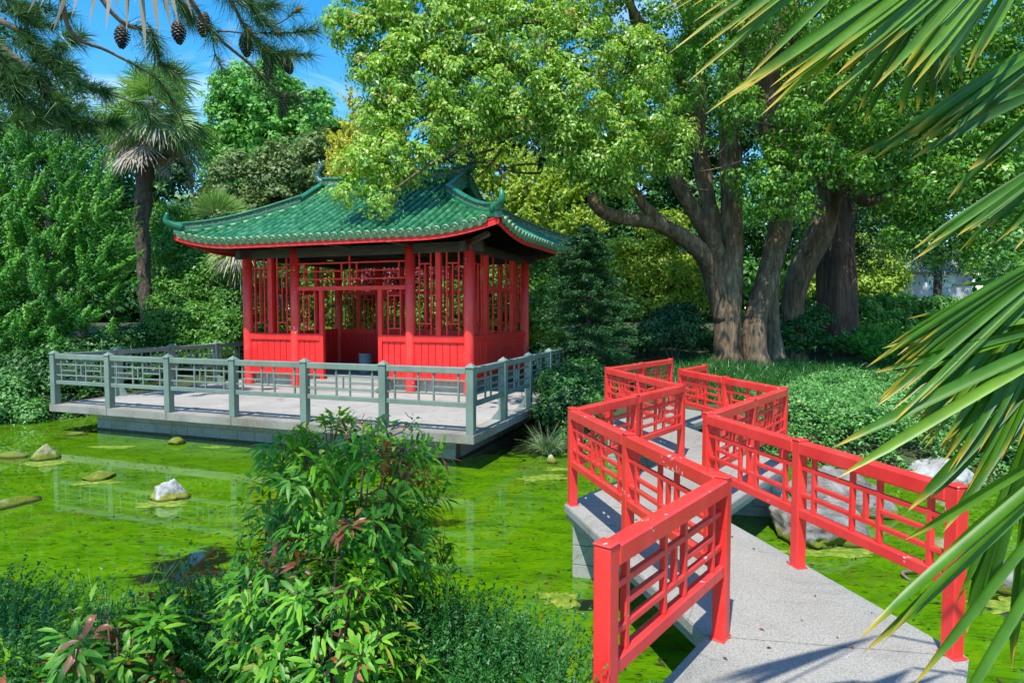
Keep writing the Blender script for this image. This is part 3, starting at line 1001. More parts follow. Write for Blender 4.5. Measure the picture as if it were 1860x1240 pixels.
for s in (2.35, 4.06):
    post('door_post', pv(s, 0, ZF - .08), ZHB, U1, .11, .10, M['redp'], pav, .005)
bar('door_header', pv(1.53 + cr, 0, (ZHB + ZHT) / 2), pv(4.88 - cr, 0, (ZHB + ZHT) / 2), .10, ZHT - ZHB, M['redp'], pav, .005)
s0, s1 = 1.53 + cr, 4.88 - cr
fx = lambda f: s1 + (s0 - s1) * f
for za in (3.70, 3.30):
    bar('transom_bar', pv(s0, 0, za), pv(s1, 0, za), .036, .036, M['redp'], pav, .003)
bar('transom_bar', pv(fx(.495), 0, ZHT), pv(fx(.495), 0, ZBB), .038, .038, M['redp'], pav, .003, U1)
for f0, f1 in ((.06, .42), (.56, .94)):
    bar('transom_bar', pv(fx(f0), 0, 3.50), pv(fx(f1), 0, 3.50), .034, .034, M['redp'], pav, .003)
for f in (.06, .42, .56, .94):
    bar('transom_bar', pv(fx(f), 0, 3.30), pv(fx(f), 0, 3.70), .035, .035, M['redp'], pav, .003, U1)
# sides and back
SA, SB = pv(0, 0, 0), pv(0, PD, 0)
wall_run(SA, SB, cr, PD - cr, -U1, posts=(1.02, 2.90), header=None)
wall_run(pv(PW, 0, 0), pv(PW, PD, 0), cr, PD - cr, U1, posts=(1.02, 2.90))
for off in (0, PW):
    bar('header', pv(off, 1.085, 3.07), pv(off, 2.835, 3.07), .075, .10, M['redp'], pav, .004)
BA, BB = pv(0, PD, 0), pv(PW, PD, 0)
wall_run(BA, BB, cr, 1.53 - cr, U2, posts=(.77,), header=True)
wall_run(BA, BB, 1.53 + cr, 4.88 - cr, U2, posts=(2.35, 3.2, 4.06), header=True)
wall_run(BA, BB, 4.88 + cr, PW - cr, U2, posts=(5.64,), header=True)

zc = (ZBB + ZBT) / 2
for t_ in (0.02, PD - .02):
    bar('tie_beam', pv(-.35, t_, zc), pv(PW + .35, t_, zc), .16, ZBT - ZBB, M['beam'], pav, .006)
for s_ in (.02, PW - .02):
    bar('tie_beam', pv(s_, -.35, zc - .012), pv(s_, PD + .35, zc - .012), .15, ZBT - ZBB - .02, M['beam'], pav, .006)
for s_ in (1.53, 3.2, 4.88):
    bar('outrigger', pv(s_, -.95, 4.10), pv(s_, PD + .95, 4.10), .10, .12, M['beam'], pav, .004)
    bar('outrigger_end', pv(s_, -.98, 4.10), pv(s_, -.951, 4.10), .10, .12, M['palegrey'], pav, .003)
for s_, t_, sx, tx in ((0, 0, -1, -1), (PW, 0, 1, -1), (0, PD, -1, 1), (PW, PD, 1, 1)):
    a = pv(s_, t_, 4.06); b = pv(s_ + sx * .78, t_ + tx * .78, 4.15)
    bar('corner_beam', a, b, .10, .12, M['beam'], pav, .01)
    c = (b - a).normalized()
    bar('corner_beam_end', b - c * .02 - Vector((0, 0, .03)), b + c * .10 - Vector((0, 0, .02)), .09, .10, M['beam'], pav, .03)
# ceiling boards inside, dark
prism('ceiling', [pv(.1, .1, 0), pv(PW - .1, .1, 0), pv(PW - .1, PD - .1, 0), pv(.1, PD - .1, 0)], ZBT + .005, ZBT + .03, M['soffit'], pav)

# roof ------------------------------------------------
OV = 1.2
EG = 2.17
roof = link('roof', None, pav, Matrix.Translation(pv(PW / 2, PD / 2, 4.2)))
FULL = PW + 2 * OV
HALF = PD / 2 + OV


def g(e): return 4.20 + .50 * e + .016 * e * e


def zr(e, c):
    """height of the tile bed: e = distance in from the eave, c = distance along the eave from the nearer corner"""
    l = .28 * max(0, 1 - c / 1.9) ** 2 * max(0, 1 - e / 2.3)
    return g(e) + l


def side_frame(k):
    """k: 0 front, 1 right, 2 back, 3 left -> function(x along eave, e inward) -> world point, eave length"""
    if k == 0: return (lambda x, e: pv(-OV + x, -OV + e, zr(e, min(x, FULL - x)))), FULL
    if k == 2: return (lambda x, e: pv(PW + OV - x, PD + OV - e, zr(e, min(x, FULL - x)))), FULL
    if k == 1: return (lambda x, e: pv(-OV + e, PD + OV - x, zr(e, min(x, 2 * HALF - x)))), 2 * HALF
    return (lambda x, e: pv(PW + OV - e, -OV + x, zr(e, min(x, 2 * HALF - x)))), 2 * HALF


def emax(k, x, Lk):
    c = min(x, Lk - x)
    if k in (0, 2):
        return c if c < EG else HALF
    return min(c, EG)


for k in range(4):
    fn, Lk = side_frame(k)
    V_, F_ = [], []
    nx, ne = 72, 10
    for i in range(nx + 1):
        x = Lk * i / nx
        em = emax(k, x, Lk)
        for j in range(ne + 1):
            V_.append(fn(x, em * j / ne))
    nv = len(V_)
    V_ += [v - Vector((0, 0, .05)) for v in V_]
    for i in range(nx):
        for j in range(ne):
            a, b, c, d = i * (ne + 1) + j, (i + 1) * (ne + 1) + j, (i + 1) * (ne + 1) + j + 1, i * (ne + 1) + j + 1
            F_.append((a, b, c, d)); F_.append((a + nv, d + nv, c + nv, b + nv))
    mi = [0 if q % 2 == 0 else 1 for q in range(len(F_))]
    link('roof_bed', poly_mesh('roof_bed', V_, F_, [M['tile_pan'], M['soffit']], False, mi), roof)
    # eave board
    V_, F_ = [], []
    nx = 60
    for i in range(nx + 1):
        x = Lk * i / nx
        p = fn(x, .012)
        q = fn(x, .04)
        for v in (p + Vector((0, 0, -.012)), p + Vector((0, 0, -.185)), q + Vector((0, 0, -.185)), q + Vector((0, 0, -.03))):
            V_.append(v)
    for i in range(nx):
        for j in range(4):
            F_.append((i * 4 + j, (i + 1) * 4 + j, (i + 1) * 4 + (j + 1) % 4, i * 4 + (j + 1) % 4))
    link('eave_board', poly_mesh('eave_board', V_, F_, M['redp']), roof)


# tiles: one barrel tile mesh, unit length along +X (down slope), Z up
def barrel_mesh():
    V_, F_, mi = [], [], []
    seg = 9
    rings = [(0, .0690, 0), (.965, .0692, 0), (.967, .0702, 1), (1.0, .0702, 1)]
    for x, r, _ in rings:
        for k in range(seg + 1):
            a = math.pi * (k / seg)
            V_.append((x, math.cos(a) * r, math.sin(a) * r * 1.32 + .012))
    for i in range(3):
        for k in range(seg):
            F_.append((i * (seg + 1) + k, i * (seg + 1) + k + 1, (i + 1) * (seg + 1) + k + 1, (i + 1) * (seg + 1) + k))
            mi.append(0 if i < 1 else 1)
    return poly_mesh('roof_tile', V_, F_, [M['tile'], M['joint']], True, mi)


def cap_mesh():
    V_, F_ = [], []
    seg = 16
    for x, r in ((0, .084), (.05, .088), (.058, .077), (.046, .064), (.046, .036), (.062, .027)):
        for k in range(seg):
            a = 2 * math.pi * k / seg
            V_.append((x, math.cos(a) * r, math.sin(a) * r + .022))
    for i in range(5):
        for k in range(seg):
            F_.append((i * seg + k, i * seg + (k + 1) % seg, (i + 1) * seg + (k + 1) % seg, (i + 1) * seg + k))
    c = len(V_); V_.append((.066, 0, .022))
    for k in range(seg): F_.append((5 * seg + k, 5 * seg + (k + 1) % seg, c))
    return poly_mesh('eave_cap', V_, F_, M['tile_end'], True)


def drip_mesh():
    V_ = [(0, -.10, .03), (0, .10, .03)]
    out = []
    for k in range(11):
        a = math.pi * k / 10
        out.append((.05 + .01 * math.sin(a), -.092 * math.cos(a), .012 - .10 * math.sin(a) ** .8))
    n0 = len(out)
    V_ = [(0, y * .95, -.012 + .03 * abs(y) / .1) for (_, y, _) in out] + out + [(x - .014, y, z) for x, y, z in out] + [(.052, y, .02 + .015 * abs(y) / .1) for (_, y, _) in out]
    F_ = []
    for k in range(n0 - 1):
        F_.append((k, k + 1, 3 * n0 + k + 1, 3 * n0 + k))
        F_.append((3 * n0 + k, 3 * n0 + k + 1, n0 + k + 1, n0 + k))
        F_.append((n0 + k, n0 + k + 1, 2 * n0 + k + 1, 2 * n0 + k))
        F_.append((2 * n0 + k, 2 * n0 + k + 1, k + 1, k))
    return poly_mesh('drip_tile', V_, F_, M['tile_end'], False)


ME_B, ME_C, ME_D = barrel_mesh(), cap_mesh(), drip_mesh()
SP = .2145
far_V, far_F, far_mi = [], [], []
n_parts = 0


def frame(p_hi, p_lo, side):
    x = (p_lo - p_hi); L = x.length; x = x / L
    y = side - x * side.dot(x); y.normalize()
    z = x.cross(y)
    if z.z < 0: y = -y; z = -z
    Mx = Matrix((x * L, y, z)).transposed().to_4x4()
    Mx.translation = p_hi
    return Mx, L


for k in range(4):
    fn, Lk = side_frame(k)
    nc = int(round(Lk / SP))
    for i in range(nc):
        x = Lk * (i + .5) / nc
        em = emax(k, x, Lk) - (.10 if min(x, Lk - x) < EG or k in (1, 3) else .06)
        if em < .12: continue
        side = (fn(x + .1, .1) - fn(x - .1, .1)).normalized()
        TL = .34
        e = 0.0
        r_ = 0
        while e < em - .05:
            e2 = min(e + TL, em)
            Mx, L = frame(fn(x, e2), fn(x, e), side)
            Mx = Mx @ Matrix.Diagonal((1.015, 1, 1, 1))
            vis = (k == 0 or (k == 1)) and n_parts < 300
            if vis:
                # tile height offset: tiny unevenness
                Mx = Matrix.Translation((0, 0, random.uniform(0, .004))) @ Mx @ Matrix.Rotation(random.uniform(-.012, .012), 4, 'Z')
                link('roof_tile', ME_B, roof, Mx)
                n_parts += 1
            else:
                o = len(far_V)
                far_V += [Mx @ v.co for v in ME_B.vertices]
                far_F += [tuple(a + o for a in p.vertices) for p in ME_B.polygons]
                far_mi += [p.material_index for p in ME_B.polygons]
            e = e2; r_ += 1
        if k in (0, 1):
            Mx, L = frame(fn(x, .3), fn(x, 0), side)
            Mx = Mx @ Matrix.Translation((1.0, 0, 0)) @ Matrix.Diagonal((1 / L, 1, 1, 1))
            link('eave_cap', ME_C, roof, Mx)
            if i < nc - 1:
                xd = Lk * (i + 1.0) / nc
                sd = (fn(xd + .1, .1) - fn(xd - .1, .1)).normalized()
                Mx, L = frame(fn(xd, .3), fn(xd, .0), sd)
                Mx = Mx @ Matrix.Translation((1.0 - .02, 0, 0)) @ Matrix.Diagonal((1 / L, 1, 1, 1))
                link('drip_tile', ME_D, roof, Mx)
o = link('roof_tiles', poly_mesh('roof_tiles', far_V, far_F, [M['tile'], M['joint']], True, far_mi), roof)
o['kind'] = 'stuff'


def sweep(name, path, prof, mats, mi_of, parent, up=Vector((0, 0, 1)), scale=None):
    """profile (y,z) swept along path"""
    V_, F_, mi = [], [], []
    npf = len(prof)
    for i, p in enumerate(path):
        t = (path[min(i + 1, len(path) - 1)] - path[max(i - 1, 0)]).normalized()
        s = t.cross(up).normalized()
        k = scale[i] if scale else 1.0
        for y, z in prof:
            V_.append(p + s * y * k + up * z * k)
    for i in range(len(path) - 1):
        for j in range(npf):
            F_.append((i * npf + j, i * npf + (j + 1) % npf, (i + 1) * npf + (j + 1) % npf, (i + 1) * npf + j))
            mi.append(mi_of[j])
    F_.append(tuple(range(npf))[::-1]); mi.append(0)
    F_.append(tuple((len(path) - 1) * npf + j for j in range(npf))); mi.append(0)
    me = poly_mesh(name, V_, F_, mats, False, mi)
    return link(name, me, parent)


PR = [(.105, -.10), (.105, .0), (.085, .03), (.085, .12), (.07, .135), (.07, .235), (.095, .245), (.10, .27), (.07, .305), (0, .32),
      (-.07, .305), (-.10, .27), (-.095, .245), (-.07, .235), (-.07, .135), (-.085, .12), (-.085, .03), (-.105, .0), (-.105, -.10)]
PR_MI = [0, 0, 0, 0, 1, 0, 0, 0, 0, 0, 0, 0, 0, 1, 0, 0, 0, 0, 0]
MR = [M['ridge'], M['frieze']]
zt = g(HALF)
s_a, s_b = EG - OV, PW + OV - EG
ridge_path = [pv(s_a + (s_b - s_a) * i / 16, PD / 2, zt - .04 + .07 * abs(i / 8 - 1) ** 3) for i in range(17)]
sweep('main_ridge', ridge_path, [(y, z * 1.1) for y, z in PR], MR, PR_MI, roof)


def hip(sgn_s, sgn_t):
    """hip ridge with verge ridge above it, ending in an upturned horn"""
    S0 = s_a if sgn_s < 0 else s_b
    TC = PD / 2
    path = []
    for i in range(7):                                     # verge ridge down from the main ridge
        f = i / 6
        e = HALF - .12 - (HALF - .12 - EG) * f
        t_ = TC + sgn_t * (HALF - e)
        path.append(pv(S0, t_, g(e) - .02))
    v1 = list(path)
    sweep('verge_ridge', v1, [(y * .9, z * .95) for y, z in PR], MR, PR_MI, roof)
    path, scl = [], []
    n_ = 22
    for i in range(n_ + 1):
        f = i / n_
        e = EG * (1 - f)
        s_ = (S0 + sgn_s * (EG - e)); t_ = TC + sgn_t * (HALF - e)
        z = zr(e, e) + .02
        path.append(pv(s_, t_, z)); scl.append(.92 - .16 * f)
    dgn = (U1 * sgn_s + U2 * sgn_t).normalized()
    sweep('hip_ridge', path, PR, MR, PR_MI, roof, scale=scl)
    end = path[-1]
    hpts, hr = [], []
    for i in range(13):
        f = i / 12
        a = f * 2.6
        hpts.append(end + dgn * (-.22 + .30 * math.sin(min(a, 1.75)) + .14 * f - (.10 * max(0, a - 1.75))) + Vector((0, 0, .12 + .27 * (1 - math.cos(a * .72)))))
        hr.append(.085 * (1 - f) + .040)
    v, f_ = tube_data(hpts, hr, 10)
    link('horn', poly_mesh('horn', v, f_, M['ridge'], True), roof)


for a_ in (-1, 1):
    for b_ in (-1, 1): hip(a_, b_)
# gable ends
for S0, sg in ((s_a, 1), (s_b, -1)):
    p = [pv(S0 + sg * .28, PD / 2 + HALF - EG, g(EG) - .05), pv(S0 + sg * .28, PD / 2 - HALF + EG, g(EG) - .05), pv(S0 + sg * .28, PD / 2, g(HALF) - .04)]
    q = [x + U1 * sg * .05 for x in p]
    link('gable_wall', poly_mesh('gable_wall', p + q, [(0, 1, 2), (5, 4, 3), (0, 3, 4, 1), (1, 4, 5, 2), (2, 5, 3, 0)], M['soffit']), roof)
    fl = [pv(S0 + sg * .30, PD / 2 + HALF - EG + .02, g(EG) - .012), pv(S0 - sg * .02, PD / 2 + HALF - EG + .02, g(EG) - .012), pv(S0 - sg * .02, PD / 2 - HALF + EG - .02, g(EG) - .012), pv(S0 + sg * .30, PD / 2 - HALF + EG - .02, g(EG) - .012)]
    fl2 = [x - Vector((0, 0, .03)) for x in fl]
    link('gable_ledge', poly_mesh('gable_ledge', fl + fl2, [(0, 1, 2, 3), (7, 6, 5, 4), (0, 4, 5, 1), (1, 5, 6, 2), (2, 6, 7, 3), (3, 7, 4, 0)], M['tile_pan']), roof)
    bar('gable_foot_ridge', pv(S0 + sg * .2, PD / 2 + HALF - EG, g(EG) + .07), pv(S0 + sg * .2, PD / 2 - HALF + EG, g(EG) + .07), .12, .16, M['ridge'], roof, .02)


def dragon(base, out, k):
    """glazed ridge-end dragon: jaws bite the ridge, tail curls up with fins"""
    V_, F_ = [], []

    def add(v, f):
        o = len(V_); V_.extend(v); F_.extend(tuple(i + o for i in q) for q in f)
    up = Vector((0, 0, 1))
    Q = lambda a, b: base + out * a * k + up * b * k
    body, r = smooth_path([Q(-.16, .02), Q(-.02, .04), Q(.10, .16), Q(.10, .34), Q(-.02, .48), Q(-.04, .60), Q(.05, .70), Q(.13, .66)], [.10 * k, .13 * k, .13 * k, .11 * k, .085 * k, .06 * k, .035 * k, .012 * k], 5)
    add(*tube_data(body, r, 10, .10))
    add(*tube_data(*smooth_path([Q(-.14, .10), Q(-.26, .16), Q(-.32, .24)], [.06 * k, .045 * k, .018 * k], 4), 8))
    add(*tube_data(*smooth_path([Q(-.12, -.03), Q(-.24, -.06), Q(-.30, -.03)], [.055 * k, .04 * k, .018 * k], 4), 8))
    side = out.cross(up).normalized()
    for sd in (-1, 1):
        add(*tube_data(*smooth_path([Q(-.06, .12) + side * sd * .07 * k, Q(.0, .22) + side * sd * .10 * k, Q(-.05, .30) + side * sd * .11 * k], [.03 * k, .022 * k, .008 * k], 4), 6))
        add(*tube_data([Q(-.14, .09) + side * sd * .075 * k, Q(-.14, .09) + side * sd * .105 * k], [.028 * k, .02 * k], 8))
    for i in range(3, len(body) - 5, 3):
        t = (body[i + 1] - body[i - 1]).normalized()
        nn = side.cross(t).normalized()
        if nn.dot(out) < 0 and i < len(body) * .6: nn = -nn
        b0 = body[i] + nn * r[i] * .7
        for sgn in (1,):
            tip = body[i] + nn * (r[i] + .11 * k) + t * .06 * k
            add([b0 - t * .05 * k, b0 + t * .05 * k, b0 + side * .02 * k, b0 - side * .02 * k, tip], [(0, 2, 4), (2, 1, 4), (1, 3, 4), (3, 0, 4)])
    for i in range(2, len(body) - 4, 2):
        for sd in (-1, 1):
            c = body[i] + side * sd * r[i] * .85
            add([c + up * .045 * k, c - up * .045 * k, c + out * .05 * k, c + side * sd * .035 * k, c - out * .05 * k], [(0, 2, 3), (2, 1, 3), (1, 4, 3), (4, 0, 3)])
    link('ridge_dragon', poly_mesh('ridge_dragon', V_, F_, M['dragon'], False), roof)


dragon(ridge_path[0] + Vector((0, 0, .20)) - U1 * .10, -U1, .82)
dragon(ridge_path[-1] + Vector((0, 0, .20)) + U1 * .10, U1, .82)

# bin inside
tb = thing('litter_bin', 'round grey metal bin standing inside the pavilion doorway', 'bin', pv(3.05, 1.3, ZF))
bp_ = at(652, 655, 17.0)
bs_ = pv(3.52, 1.1, ZF)
v, f = tube_data([bs_, bs_ + Vector((0, 0, .01)), bs_ + Vector((0, 0, .50))], [.165, .17, .17], 24)
link('body', poly_mesh('body', v, f, M['bin'], True), tb)
v, f = tube_data([bs_ + Vector((0, 0, .49)), bs_ + Vector((0, 0, .525))], [.182, .182], 24)
link('rim', poly_mesh('rim', v, f, M['bin'], True), tb)
sg_ = thing('wall_shelf', 'small dark shelf on the pavilion wall beside the doorway', 'shelf', pv(2.3, .6, 1.8))
bar('shelf_board', pv(2.2, .7, 1.78), pv(2.62, .7, 1.78), .12, .12, M['beam'], sg_, .006)
bar('bracket', pv(2.41, .7, 1.45), pv(2.41, .7, 1.72), .05, .08, M['beam'], sg_, .004, U1)


# ------------------------------------------------------------------ foliage builders
def unit(v):
    return v / np.maximum(np.linalg.norm(v, axis=1, keepdims=True), 1e-9)


def rand_dirs(n, rng):
    return unit(rng.normal(size=(n, 3)))


def leaf_verts(pos, nrm, dr, size, ratio, tri=False, fold=.15):
    nrm = unit(nrm)
    dr = unit(dr - nrm * np.sum(dr * nrm, axis=1, keepdims=True))
    sd = np.cross(nrm, dr)
    size = size[:, None]
    n_ = len(pos)
    if tri:
        v = np.stack([pos - dr * size * .5 - sd * size * ratio * .5, pos - dr * size * .35 + sd * size * ratio * .6, pos + dr * size * .6], 1).reshape(-1, 3)
        f = np.arange(n_ * 3).reshape(n_, 3)
    else:
        v = np.stack([pos - dr * size * .5, pos + sd * size * ratio * .5 + nrm * size * fold, pos + dr * size * .5 - nrm * size * .08, pos - sd * size * ratio * .5 + nrm * size * fold], 1).reshape(-1, 3)
        f = np.arange(n_ * 4).reshape(n_, 4)
    return v, f


def crown(name, blobs, n_leaf, leaf, mat, parent=None, seed=1, ratio=.5, clump=.35, per=60, tri=False, shell=.55, droop=0.0, tint=(.5, .22), plume=None, flat=.7, cjit=.16):
    """leaves gathered into clumps over the surface and the inside of ellipsoids
    blobs: (centre, (rx,ry,rz)); plume: elongation along a given direction of each clump"""
    rng = np.random.default_rng(seed)
    C_ = np.array([tuple(b[0]) for b in blobs]); Rr_ = np.array([b[1] if hasattr(b[1], '__len__') else (b[1],) * 3 for b in blobs], float)
    area = (Rr_[:, 0] * Rr_[:, 1] + Rr_[:, 1] * Rr_[:, 2] + Rr_[:, 0] * Rr_[:, 2])
    nc = max(4, n_leaf // per)
    bi = rng.choice(len(blobs), nc, p=area / area.sum())
    d = rand_dirs(nc, rng)
    rad = shell + (1 - shell) * rng.random(nc) ** .6
    # lumpy outline
    lump = 1 + .16 * np.sin(d[:, 0] * 5 + bi) * np.cos(d[:, 2] * 6 + bi * 2) + .10 * np.sin(d[:, 1] * 11 + bi * 3)
    cc = C_[bi] + d * Rr_[bi] * (rad * lump)[:, None]
    ct = np.clip(rng.normal(tint[0], cjit, nc), .02, .95)
    csz = clump * rng.uniform(.55, 1.35, nc)
    k = np.repeat(np.arange(nc), per)
    n_ = len(k)
    ld = rand_dirs(n_, rng)
    lr = rng.random(n_) ** .5
    outd = unit(d + np.array([0, 0, .35]))
    if plume is None:
        off = ld * (csz[k] * lr)[:, None]
        off[:, 2] *= flat
        pos = cc[k] + off
        pos[:, 2] -= droop * lr ** 2 * csz[k]
        nrm = outd[k] * .6 + ld * .8 + np.array([0, 0, .45]) + rng.normal(size=(n_, 3)) * .35
        dr = ld + rng.normal(size=(n_, 3)) * .5 - np.array([0, 0, .3 * (1 if droop else 0)])
    else:
        outd = outd * np.array([1, 1, .4]) + np.array([0, 0, .15])
        if len(plume) > 3: outd = outd * .45 + np.array(plume[3])
        pd = unit(outd * plume[1] + np.array([0, 0, plume[2]]) + rng.normal(size=(nc, 3)) * .22)
        tt = rng.random(n_)
        off = pd[k] * ((tt - .4) * csz[k] * plume[0])[:, None] + ld * (csz[k] * (1 - tt) ** .7 * .42 * lr)[:, None]
        pos = cc[k] + off
        nrm = ld * .9 + outd[k] * .5 + np.array([0, 0, .25])
        dr = pd[k] * 1.0 + ld * .55
        tipl = .42 * (tt - .4)
    sz = leaf * rng.uniform(.6, 1.3, n_)
    tn = np.clip(ct[k] + rng.normal(0, tint[1], n_) * .6, 0, .95)
    if plume is not None: tn = np.clip(tn + tipl, 0, .95)
    hot = rng.random(n_) < .0025
    tn[hot] = 1.0
    v, f = leaf_verts(pos, nrm, dr, sz, ratio, tri)
    return link(name, np_mesh(name, v, f, mat, False, tn), parent)


def strips(name, pos, dr, up, L, W, droop, nseg, mat, parent=None, tint=None, fold=.0, prof='leaf', along=False, curl=None):
    """curved blades: pos, dr, up (n,3); L, W, droop (n)"""
    n_ = len(pos)
    dr = unit(dr)
    sd = unit(np.cross(dr, up))
    nn = np.cross(sd, dr)
    T = np.linspace(0, 1, nseg + 1)
    rows = []
    for t in T:
        if prof == 'leaf': w = math.sin(math.pi * min(1, (t * .93 + .04))) ** .75
        elif prof == 'blade': w = (1 - t) ** .6 + .02
        else: w = min(1, t / .45 + .12) * (1 if t < .78 else max(.03, 1 - ((t - .78) / .22) ** 1.6))
        c = pos + dr * (L * t)[:, None] - np.array([0, 0, 1]) * (droop * L * t ** 2)[:, None]
        if curl is not None: c = c + nn * (curl * L * math.sin(t * math.pi))[:, None]
        a = c + sd * (W * w / 2)[:, None] + nn * (W * fold * w)[:, None]
        b = c - sd * (W * w / 2)[:, None] + nn * (W * fold * w)[:, None]
        rows.append(np.stack([a, c, b], 1) if fold else np.stack([a, b], 1))
    A = np.stack(rows, 1)                       # n, nseg+1, k, 3
    k = A.shape[2]
    v = A.reshape(-1, 3)
    base = np.arange(n_) * ((nseg + 1) * k)
    fs = []
    for s in range(nseg):
        for j in range(k - 1):
            q = np.array([s * k + j, s * k + j + 1, (s + 1) * k + j + 1, (s + 1) * k + j])
            fs.append(base[:, None] + q[None, :])
    f = np.stack(fs, 1).reshape(-1, 4)
    tn = None if tint is None else np.repeat(tint, nseg * (k - 1))
    me = np_mesh(name, v, f, mat, True, tn)
    if along:
        at_ = me.attributes.new('along', 'FLOAT', 'POINT')
        al = np.tile(np.repeat(T, k), n_)
        at_.data.foreach_set('value', al.astype(np.float32))
    return link(name, me, parent)


def B(px, py, Y, r, ry=None, rz=None):
    """blob from a pixel centre, distance and pixel radius"""
    k = Y / F_PX
    return (at(px, py, Y), (r * k, (ry or r) * k, (rz or r) * k))


def trunk_path(lst):
    """list of (px, py, Y, half width px)"""
    return [at(a, b, c) for a, b, c, _ in lst], [w * c / F_PX for _, _, c, w in lst]


# ------------------------------------------------------------------ big camphor tree
cam_t = thing('camphor_tree', 'huge spreading camphor tree with several thick trunks beside the bridge', 'tree', at(1360, 655, 20))
tubes('trunk', [
    trunk_path([(1322, 676, 20, 36), (1322, 640, 20, 25), (1322, 570, 20, 23), (1324, 500, 20, 23), (1330, 400, 20, 19), (1328, 300, 20, 19), (1324, 190, 19.8, 18), (1336, 80, 19.6, 18), (1320, -60, 19.3, 12), (1290, -200, 19, 6)]),
    trunk_path([(1376, 676, 19.7, 30), (1370, 640, 19.7, 21), (1372, 580, 19.7, 20), (1396, 500, 19.8, 19), (1420, 410, 20, 19), (1428, 320, 20, 18), (1400, 230, 20, 20), (1400, 120, 20, 17), (1440, 0, 20, 13), (1470, -120, 20, 7)]),
    trunk_path([(1410, 655, 20.8, 20), (1402, 600, 20.8, 14), (1404, 520, 20.8, 10), (1416, 420, 21, 9), (1450, 300, 21, 9), (1470, 150, 21, 8)]),
], M['bark'], cam_t, 18, .10, 6, .03)
for nm, lst in (
    ('limb', [(1316, 580, 20, 22), (1296, 500, 19.8, 19), (1262, 446, 19.4, 16), (1200, 410, 18.9, 12.5), (1140, 398, 18.5, 11), (1102, 388, 18.2, 12), (1082, 370, 18.1, 12), (1077, 354, 18.1, 11)]),
    ('limb', [(1225, 420, 19, 9), (1178, 382, 18.7, 9.5), (1150, 345, 18.4, 8), (1125, 318, 18.2, 8), (1080, 270, 17.6, 6), (1010, 220, 17, 4)]),
    ('limb', [(1316, 500, 20, 17), (1290, 430, 19.6, 16), (1250, 366, 19.2, 13.5), (1226, 312, 19, 12.5), (1232, 275, 18.9, 15), (1258, 225, 18.8, 12), (1230, 130, 18.4, 9), (1150, 20, 17.6, 7), (1120, -80, 17, 4)]),
    ('limb', [(1310, 450, 20.2, 13), (1292, 380, 20.3, 13), (1276, 310, 20.3, 14), (1270, 240, 20.3, 12), (1268, 120, 20, 11), (1240, 0, 19.5, 9), (1230, -100, 19, 5)]),
    ('limb', [(1395, 300, 19.8, 14), (1440, 250, 19.5, 10), (1500, 210, 19, 7), (1560, 196, 18.4, 5), (1620, 180, 17.8, 3)]),
    ('limb', [(1330, 200, 19.8, 12), (1385, 120, 19.5, 10), (1440, 70, 19.2, 8), (1500, 0, 18.8, 5)]),
    ('limb', [(1180, 90, 18, 6), (1080, 60, 17, 5), (960, 40, 16, 4), (840, 60, 15.5, 3), (700, 30, 15.2, 2)]),
    ('limb', [(1010, 222, 17, 5), (930, 245, 16, 4), (850, 262, 15.3, 3.2), (780, 300, 14.6, 2.6), (715, 345, 14.0, 1.6)]),
    ('limb', [(1160, 60, 18.2, 9), (1148, 20, 18, 7), (1140, -60, 17.6, 5)]),
):
    p = trunk_path(lst)
    tubes(nm, [p], M['bark'], cam_t, 12, .10, 6, .03)
rr = random.Random(5)
tw = []
for _ in range(46):
    a, b = rr.uniform(640, 1500), rr.uniform(20, 330)
    Y0 = 15.4 + (a - 640) / 860 * 3.0
    l = rr.uniform(40, 120)
    tw.append(trunk_path([(a + l, b - rr.uniform(-20, 40), Y0 + .6, 2.4), (a + l * .5, b + rr.uniform(-14, 14), Y0 + .3, 1.7), (a, b + rr.uniform(-20, 20), Y0, .7)]))
tubes('twigs', tw, M['bark'], cam_t, 5, 0, 3)['kind'] = 'stuff'

bl_lit = [B(*a) for a in (
    (622, 28, 15.6, 30), (640, 60, 15.8, 34), (700, 60, 16, 62), (655, 130, 15.8, 26), (700, 150, 15.6, 50), (690, 215, 15.4, 42), (665, 205, 15.6, 22), (655, 300, 14.8, 42), (640, 345, 14.5, 30), (690, 355, 14.3, 26),
    (700, 285, 14.8, 48), (770, 40, 16, 80), (760, 140, 15.6, 74), (760, 225, 15.2, 60), (760, 290, 14.6, 34), (850, 50, 16, 85), (850, 150, 15.6, 75), (840, 225, 15.2, 45),
    (950, 60, 16.2, 85), (940, 150, 15.6, 70), (930, 205, 15.4, 42), (1040, 100, 16.4, 84), (1030, 190, 15.8, 66), (1040, 265, 15.8, 52), (1080, 300, 16, 42), (1105, 260, 16.2, 60),
    (1160, 200, 16.6, 66), (1150, 120, 16.8, 68), (1120, 330, 16.1, 24), (1165, 290, 16.6, 34), (1215, 285, 17, 36), (1225, 245, 17.2, 40), (640, -60, 16, 50), (720, -60, 16.5, 80), (880, -70, 17, 100), (1050, -40, 17.4, 100))]
crown('leaves', bl_lit, 100000, .115, M['lf_camphor'], cam_t, 3, .50, .30, 46, False, .72, .5, (.50, .26))
